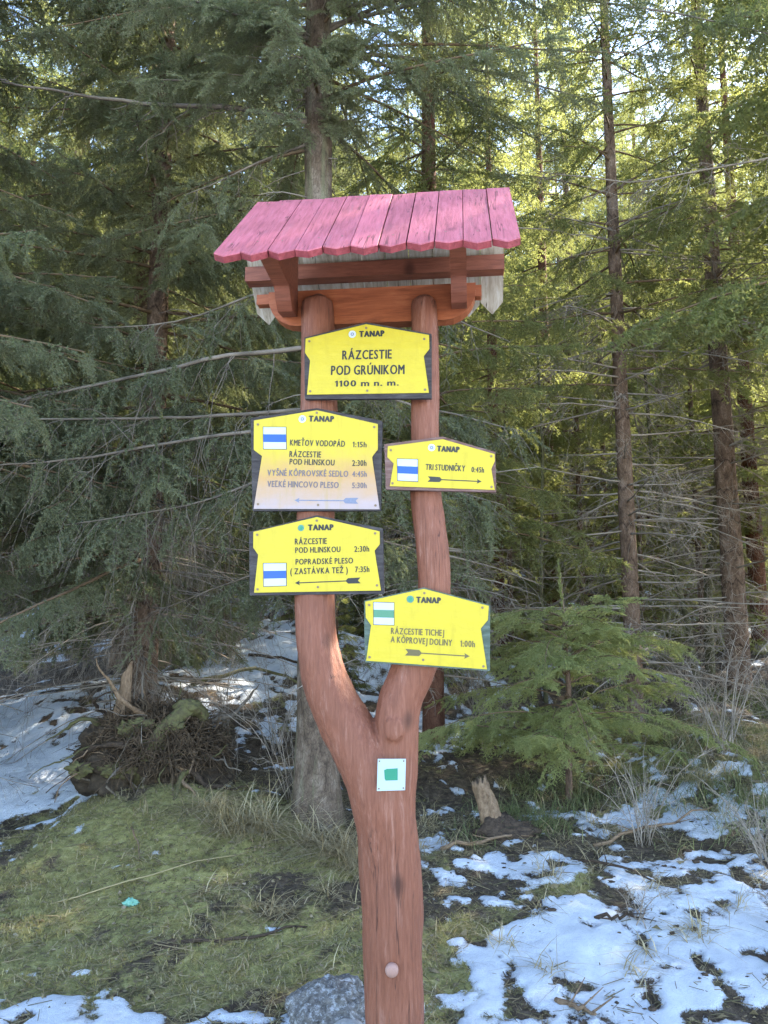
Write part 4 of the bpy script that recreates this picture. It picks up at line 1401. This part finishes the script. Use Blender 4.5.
# long green grass at the forest edge, right
b = MB()
for _ in range(900):
    tx = rng.uniform(.55, 4.8)
    ty = rng.uniform(5.0, 9.5)
    if vnoise(tx * 1.5, ty * 1.5, 4) < .42 or (tx < 1.6 and ty > 6.4):
        continue
    n = 36
    px, py = tx + rng.normal(0, .09, n), ty + rng.normal(0, .09, n)
    b.add(*blades(rng, px, py, rng.uniform(.06, .24, n), rng.uniform(.003, .0065, n), .5, 1.3))
tag(b.build('forest_grass', M['green_blade']), 'tufts of thin green grass along the forest edge at right', 'grass', None, 'stuff')

# needles, twigs and bits of bark lying everywhere, on the snow too
N = 42000
x = rng.uniform(-3.2, 4.6, N)
y = 3.0 + 8.5 * rng.random(N) ** 1.5
dens = np.where(snow_field(x, y) >.5, .10, 1.0)
kp = rng.random(N) < dens * np.where(vnoise(x * 4, y * 4, 6) > .58, 2.2, .45)
x, y = x[kp], y[kp]
n = len(x)
a = rng.uniform(0, 6.28, n)
L = rng.gamma(1.6, .028, n).clip(.01, .22)
p = np.stack([x, y, gz(x, y) + rng.uniform(.002, .014, n)], 1)
dv = np.stack([np.cos(a), np.sin(a), rng.normal(0, .18, n)], 1) * (L / 2)[:, None]
b = MB()
wv = np.stack([-np.sin(a), np.cos(a), np.zeros(n)], 1) * rng.uniform(.0008, .0026, n)[:, None]
up = np.array([0, 0, 1.0]) * rng.uniform(.0012, .0035, n)[:, None]
Q = np.stack([p - dv - wv, p - dv + wv, p - dv + up, p + dv - wv, p + dv + wv, p + dv + up], 1).reshape(-1, 3)
i = np.arange(n)[:, None] * 6
F = np.concatenate([i + np.array([q]) for q in ((0, 1, 4), (0, 4, 3), (1, 2, 5), (1, 5, 4), (2, 0, 3), (2, 3, 5))])
b.add(Q, F)


def flakes(rng, x, y, size, thick):
    """small crumpled leaves and crumbs"""
    V, F = [], []
    for k, (px, py, s, th) in enumerate(zip(x, y, size, thick)):
        m = 6
        an = np.sort(rng.uniform(0, 6.28, m))
        r = s * rng.uniform(.5, 1, m)
        z0 = float(gz(px, py))
        ring = np.stack([px + r * np.cos(an), py + r * np.sin(an) * .8, z0 + th * rng.uniform(-.2, 1.0, m)], 1)
        c = np.array([[px, py, z0 + th * rng.uniform(.6, 1.6)]])
        o = len(V) * (m + 1)
        V.append(np.concatenate([ring, c]))
        F.append([[o + j, o + (j + 1) % m, o + m] for j in range(m)])
    return np.concatenate(V), np.concatenate(F)


N = 7000
x = rng.uniform(-2.8, 3.2, N)
y = 3.1 + 4.2 * rng.random(N)
on = snow_field(x, y) > .48
kp = ~on | (rng.random(N) < .2 * (vnoise(x * 4, y * 4, 6) > .58))
b.add(*flakes(rng, x[kp], y[kp], rng.gamma(2, .006, kp.sum()).clip(.004, .045), rng.gamma(2, .004, kp.sum()).clip(.002, .02)))
tag(b.build('forest_litter', M['litter']), 'brown twigs, needles and bark crumbs scattered over moss and snow', 'litter', None, 'stuff')

b = MB()
N = 420
x = np.concatenate([rng.normal(-.85, .4, 160), rng.uniform(-2.2, .3, 260)])
y = np.concatenate([rng.normal(4.65, .25, 160), rng.uniform(3.4, 5.4, 260)])
b.add(*flakes(rng, x, y, rng.uniform(.006, .022, N), rng.uniform(.004, .014, N)))
tag(b.build('dead_leaves', M['leaf']), 'curled pale dead leaves lying on the moss beside the dry grass', 'leaves', None, 'stuff')

# soil crumbs and moss clods on the snow
b = MB()
b2 = MB()


def lump(mb, c, r, seed, flat=.6, amp=.5, n=14, mat=0, f=2.2):
    u = np.linspace(0, np.pi, n)
    w = np.arange(n * 2) * np.pi / n
    U, W = np.meshgrid(u, w, indexing='ij')
    dv = np.stack([np.sin(U) * np.cos(W), np.sin(U) * np.sin(W), np.cos(U)], -1).reshape(-1, 3)
    rr = 1 + (fbm(dv[:, 0] * f + seed, dv[:, 1] * f, dv[:, 2] * f, 4, .6) - .5) * amp * 2
    v = dv * rr[:, None] * np.array(r) + np.array(c)
    i = (np.arange(n - 1)[:, None] * 2 * n + np.arange(2 * n)[None])
    j = (np.arange(n - 1)[:, None] * 2 * n + (np.arange(2 * n)[None] + 1) % (2 * n))
    q = np.stack([i, i + 2 * n, j + 2 * n, j], -1).reshape(-1, 4)
    mb.add(v, q, mat, True)


for k in range(420):
    px, py = rng.uniform(.05, 2.6), rng.uniform(3.2, 5.6)
    if snow_field(px, py) < .35 or vnoise(px * 4, py * 4, 6) < .5:
        continue
    r = min(rng.gamma(1.2, .0045) + .002, .03)
    lump(b, (px, py, float(gz(px, py)) + r * .15), (r * rng.uniform(.8, 1.8), r, r * .5), k, n=7, amp=.9)
tag(b.build('soil_crumbs', M['peat']), 'dark crumbs of soil and bark on the thin snow right of the post', 'soil', None, 'stuff')

# frosted rock and the smooth stone in front of it
z = float(gz(-.20, 3.35))
b = MB()
lump(b, (0, 0, 0.0), (.19, .17, .13), 3, amp=.36, n=56, f=1.9)
v = b.v[0]
v += ((fbm(v[:, 0] * 30, v[:, 1] * 30, v[:, 2] * 30, 3) - .5) * .03)[:, None]
o = b.build('rock', M['rock'])
o.location = (-.215, 3.33, z - .02)
tag(o, 'large grey rock speckled with frost at the foot of the post', 'rock')
b = MB()
lump(b, (0, 0, 0), (.085, .07, .075), 8, amp=.12, n=24)
o = b.build('stone', M['stone'])
o.location = (-.135, 3.15, float(gz(-.135, 3.15)) + .012)
tag(o, 'smooth round grey stone lying against the frosted rock', 'stone')

# upturned root plate on the left
zs = float(gz(-1.75, 5.75))
st = thing('tree_stump', 'rotten mossy stump with tangled roots at the edge of the left snow bank', 'stump', (-1.75, 5.75, zs))
b = MB()
lump(b, (0, 0, .12), (.46, .30, .32), 12, amp=.5, n=60, f=2.4)
lump(b, (.36, .02, .05), (.30, .24, .2), 15, amp=.5, n=40, f=2.4)
for v in b.v:
    n_ = (fbm(v[:, 0] * 14, v[:, 1] * 14, v[:, 2] * 14, 4, .55) - .5) * .12
    v += unit(v - np.array([0, 0, .1])) * n_[:, None]
b.build('root_plate', M['root_soil'], st)
rngs = np.random.default_rng(91)
hair = MB()
for k in range(1300):
    a_, e_ = rngs.uniform(3.0, 6.4), rngs.uniform(-.1, 1.3)
    c = np.array([.48 * math.cos(a_) * math.cos(e_) + .12, .33 * math.sin(a_) * math.cos(e_), .17 + .36 * math.sin(e_)])
    L = rngs.gamma(2, .07) + .05
    t_ = unit(rngs.normal(size=3) * [1, .7, .8])
    q = c + t_ * (np.linspace(-.4, .6, 6) * L)[:, None] + [0, -.03, 0]
    q[:, 2] -= np.linspace(0, 1, 6) ** 2 * L * .4
    q += np.cumsum(rngs.normal(0, .007, q.shape), 0)
    hair.tube(q, np.linspace(rngs.uniform(.0015, .006), .001, 6), 4)
tag(hair.build('root_hairs', M['root_hair'], st), None, None, None, 'stuff')
b = MB()
for k in range(6):
    lump(b, (rngs.uniform(-.35, .4), -.26 + rngs.normal(0, .04), rngs.uniform(.05, .42)), rngs.uniform(.04, .09, 3) * [1.5, .4, .6], k, amp=.9, n=20, f=3.0)
b.build('moss_cushion', M['mossy'], st)
for k in range(64):
    ang, el = rngs.uniform(2.9, 6.5), rngs.uniform(-.2, 1.2)
    p0 = np.array([.44 * math.cos(ang) * math.cos(el) + .10, .30 * math.sin(ang) * math.cos(el), .12 + .34 * math.sin(el)])
    L = rngs.uniform(.25, .75)
    n_ = 16
    hd = unit(np.array([rngs.normal(0, 1), rngs.normal(-.25, .4), rngs.normal(-.15, .6)]))
    q = [p0]
    for _ in range(n_ - 1):
        hd = unit(hd + rngs.normal(0, .28, 3) + np.array([0, -.02, -.05]))
        q.append(q[-1] + hd * L / n_)
    b = MB()
    b.tube(np.array(q), np.linspace(rngs.choice([.006, .010, .016, .026]), .003, n_) * (1 + .25 * rngs.normal(size=n_).clip(-1, 1)), 8)
    b.build('root', M[('deadwood', 'mossy', 'limb', 'peat')[k % 4]], st)
b = MB()
s_ = np.linspace(0, 1, 22)
b.tube(np.stack([-.16 + .10 * s_, -.10 - .06 * s_, .2 + .62 * s_], 1), np.interp(s_, [0, .2, .7, 1], [.10, .065, .045, .012]), 22)
v = b.v[0]
v[:, :2] += ((fbm(v[:, 0] * 30, v[:, 1] * 30, v[:, 2] * 4, 3) - .5) * .06)[:, None]
b.build('broken_snag', M['deadwood'], st)
b = MB()
p = np.array([(.05, -.22, .02), (.12, -.27, .20), (.22, -.27, .36), (.34, -.22, .47), (.42, -.16, .50), (.47, -.12, .44), (.46, -.10, .36)])
b.tube(p, [.075, .062, .055, .055, .05, .045, .02], 14)
lump(b, (.37, -.18, .50), (.10, .07, .06), 31, amp=.5, n=16)
v = b.v[0]
v += ((fbm(v[:, 0] * 22, v[:, 1] * 22, v[:, 2] * 14, 3) - .5) * .05)[:, None]
b.build('arched_root', M['mossy'], st)

# leaning split stump right of the post
z = float(gz(.72, 5.15))
s2 = thing('tree_stump', 'splintered leaning brown stump sticking out of the ground right of the post', 'stump', (.72, 5.15, z))
b = MB()
s_ = np.linspace(0, 1, 26)
p = np.stack([.03 - .13 * s_, .05 * s_, -.08 + .40 * s_], 1)
b.tube(p, np.interp(s_, [0, .25, .8, 1], [.12, .08, .062, .05]), 26)
v = b.v[0]
v[:, :2] += ((fbm(v[:, 0] * 32, v[:, 1] * 32, v[:, 2] * 4, 3) - .5) * .05)[:, None]
v[-1, 2] -= .06
v[-2 - 26:-2, 2] += np.random.default_rng(4).uniform(-.05, .03, 26)
b.build('split_wood', M['deadwood'], s2)
b = MB()
lump(b, (.06, 0, -.02), (.22, .16, .12), 41, amp=.7, n=24)
b.build('root_mass', M['peat'], s2)

# sticks that can be told apart
STICKS = [([(-1.9, 7.6), (-1.2, 7.9), (-.5, 7.7)], .022, .25, 'mossy', 'fallen mossy bough on the snow behind the rotten stump'),
          ([(-1.5, 8.6), (-.9, 8.3), (-.2, 8.6)], .018, .2, 'peat', 'dark fallen bough on the snow slope behind the post'),
          ([(1.05, 4.05), (1.16, 4.03), (1.27, 4.07)], .011, .03, 'peat', 'dark forked stick lying on the snow right of the post'),
          ([(1.70, 3.75), (1.76, 3.55), (1.86, 3.42), (1.95, 3.40)], .014, .03, 'peat', 'dark crooked stick on the snow at the bottom right corner'),
          ([(.72, 3.42), (.84, 3.34)], .014, .01, 'deadwood', 'short orange brown piece of bark on the snow at bottom right'),
          ([(-1.75, 4.28), (-1.2, 4.45), (-.75, 4.75)], .004, .05, 'straw', 'long thin straw coloured stalk lying across the moss'),
          ([(-.95, 3.85), (-.6, 3.92), (-.38, 4.05)], .010, .012, 'peat', 'dark rotten stick pressed into the moss left of the post'),
          ([(-1.55, 4.95), (-1.45, 4.75), (-1.38, 4.6)], .006, .03, 'deadwood', 'short upright stick leaning on the mossy bank'),
          ([(1.3, 5.0), (1.7, 5.1), (2.3, 5.5)], .012, .12, 'deadwood', 'long fallen branch across the grass at right'),
          ([(1.1, 4.75), (1.35, 4.5), (1.5, 4.35)], .009, .04, 'peat', 'dark stick between snow patches below the young spruce'),
          ([(.35, 4.85), (.55, 4.95), (.9, 5.05)], .014, .05, 'deadwood', 'brown broken branch lying beside the splintered stump')]
for pts, r, hgt, mt, lab in STICKS:
    q = np.array(pts)
    s_ = np.linspace(0, 1, 10)
    tt = np.linspace(0, 1, len(q))
    px, py = np.interp(s_, tt, q[:, 0]), np.interp(s_, tt, q[:, 1])
    p = np.stack([px, py, gz(px, py) + r * .6 + hgt * np.sin(s_ * np.pi) * .6], 1)
    p += rng.normal(0, r * .5, p.shape)
    b = MB()
    b.tube(p, np.linspace(r, r * .45, 10), 7)
    if r > .008:
        for k in (3, 6, 8):
            e = unit(rng.normal(size=3) * [1, 1, .3] + [0, 0, .4])
            b.tube(p[k] + e * (np.linspace(0, .12, 4))[:, None], np.linspace(r * .4, r * .15, 4), 4)
    tag(b.build('stick', M[mt]), lab, 'stick')

# bare twiggy shrubs
for x, y, n, h, lab in ((1.62, 5.05, 16, .75, 'bare grey shrub with fine arching twigs below the young spruce'), (1.25, 4.05, 7, .22, 'small dark bare shoots standing in the snow at right'), (2.2, 4.7, 14, .55, 'bare brown shrub at the right edge above the snow'), (1.95, 3.95, 10, .3, 'low bare shrub on the snow near the right edge'), (-.62, 5.5, 14, .8, 'bare thin twigs rising left of the grey trunk')):
    z = float(gz(x, y))
    t = thing('bare_shrub', lab, 'shrub', (x, y, z))
    b = MB()
    for _ in range(n):
        a = rng.uniform(0, 6.28)
        L = h * rng.uniform(.5, 1.2)
        hd = np.array([math.cos(a), math.sin(a), 0]) * L * rng.uniform(.2, .8)
        dead_limb(b, [np.array([rng.normal(0, .04), rng.normal(0, .04), -.02]), hd * .4 + [0, 0, L * .6], hd + [0, 0, L * .8]], .0035, rng, 6, h * .4, .1, 2)
    b.build('twigs', M['twig'], t)
for k, (x, y) in enumerate(((2.3, 7.3), (3.1, 7.7), (3.5, 6.9), (1.0, 8.4), (2.0, 9.6), (.9, 7.0), (3.4, 9.0), (2.7, 6.3), (-1.4, 6.9), (-.9, 6.6))):
    copy_thing(t, (x, y, float(gz(x, y))), k * 1.3, 1.0 + .12 * (k % 4), 'bare twiggy shrub among the trunks of the forest edge', 'bare shrubs at the forest edge')

# crumpled scrap of mint tissue
b = MB()
lump(b, (0, 0, .012), (.034, .024, .022), 55, amp=.9, n=16, f=3.5)
o = b.build('tissue', M['tissue'])
x, y = -1.32, 4.25
o.location = (x, y, float(gz(x, y)))
tag(o, 'crumpled scrap of mint green tissue lying on the moss', 'tissue')
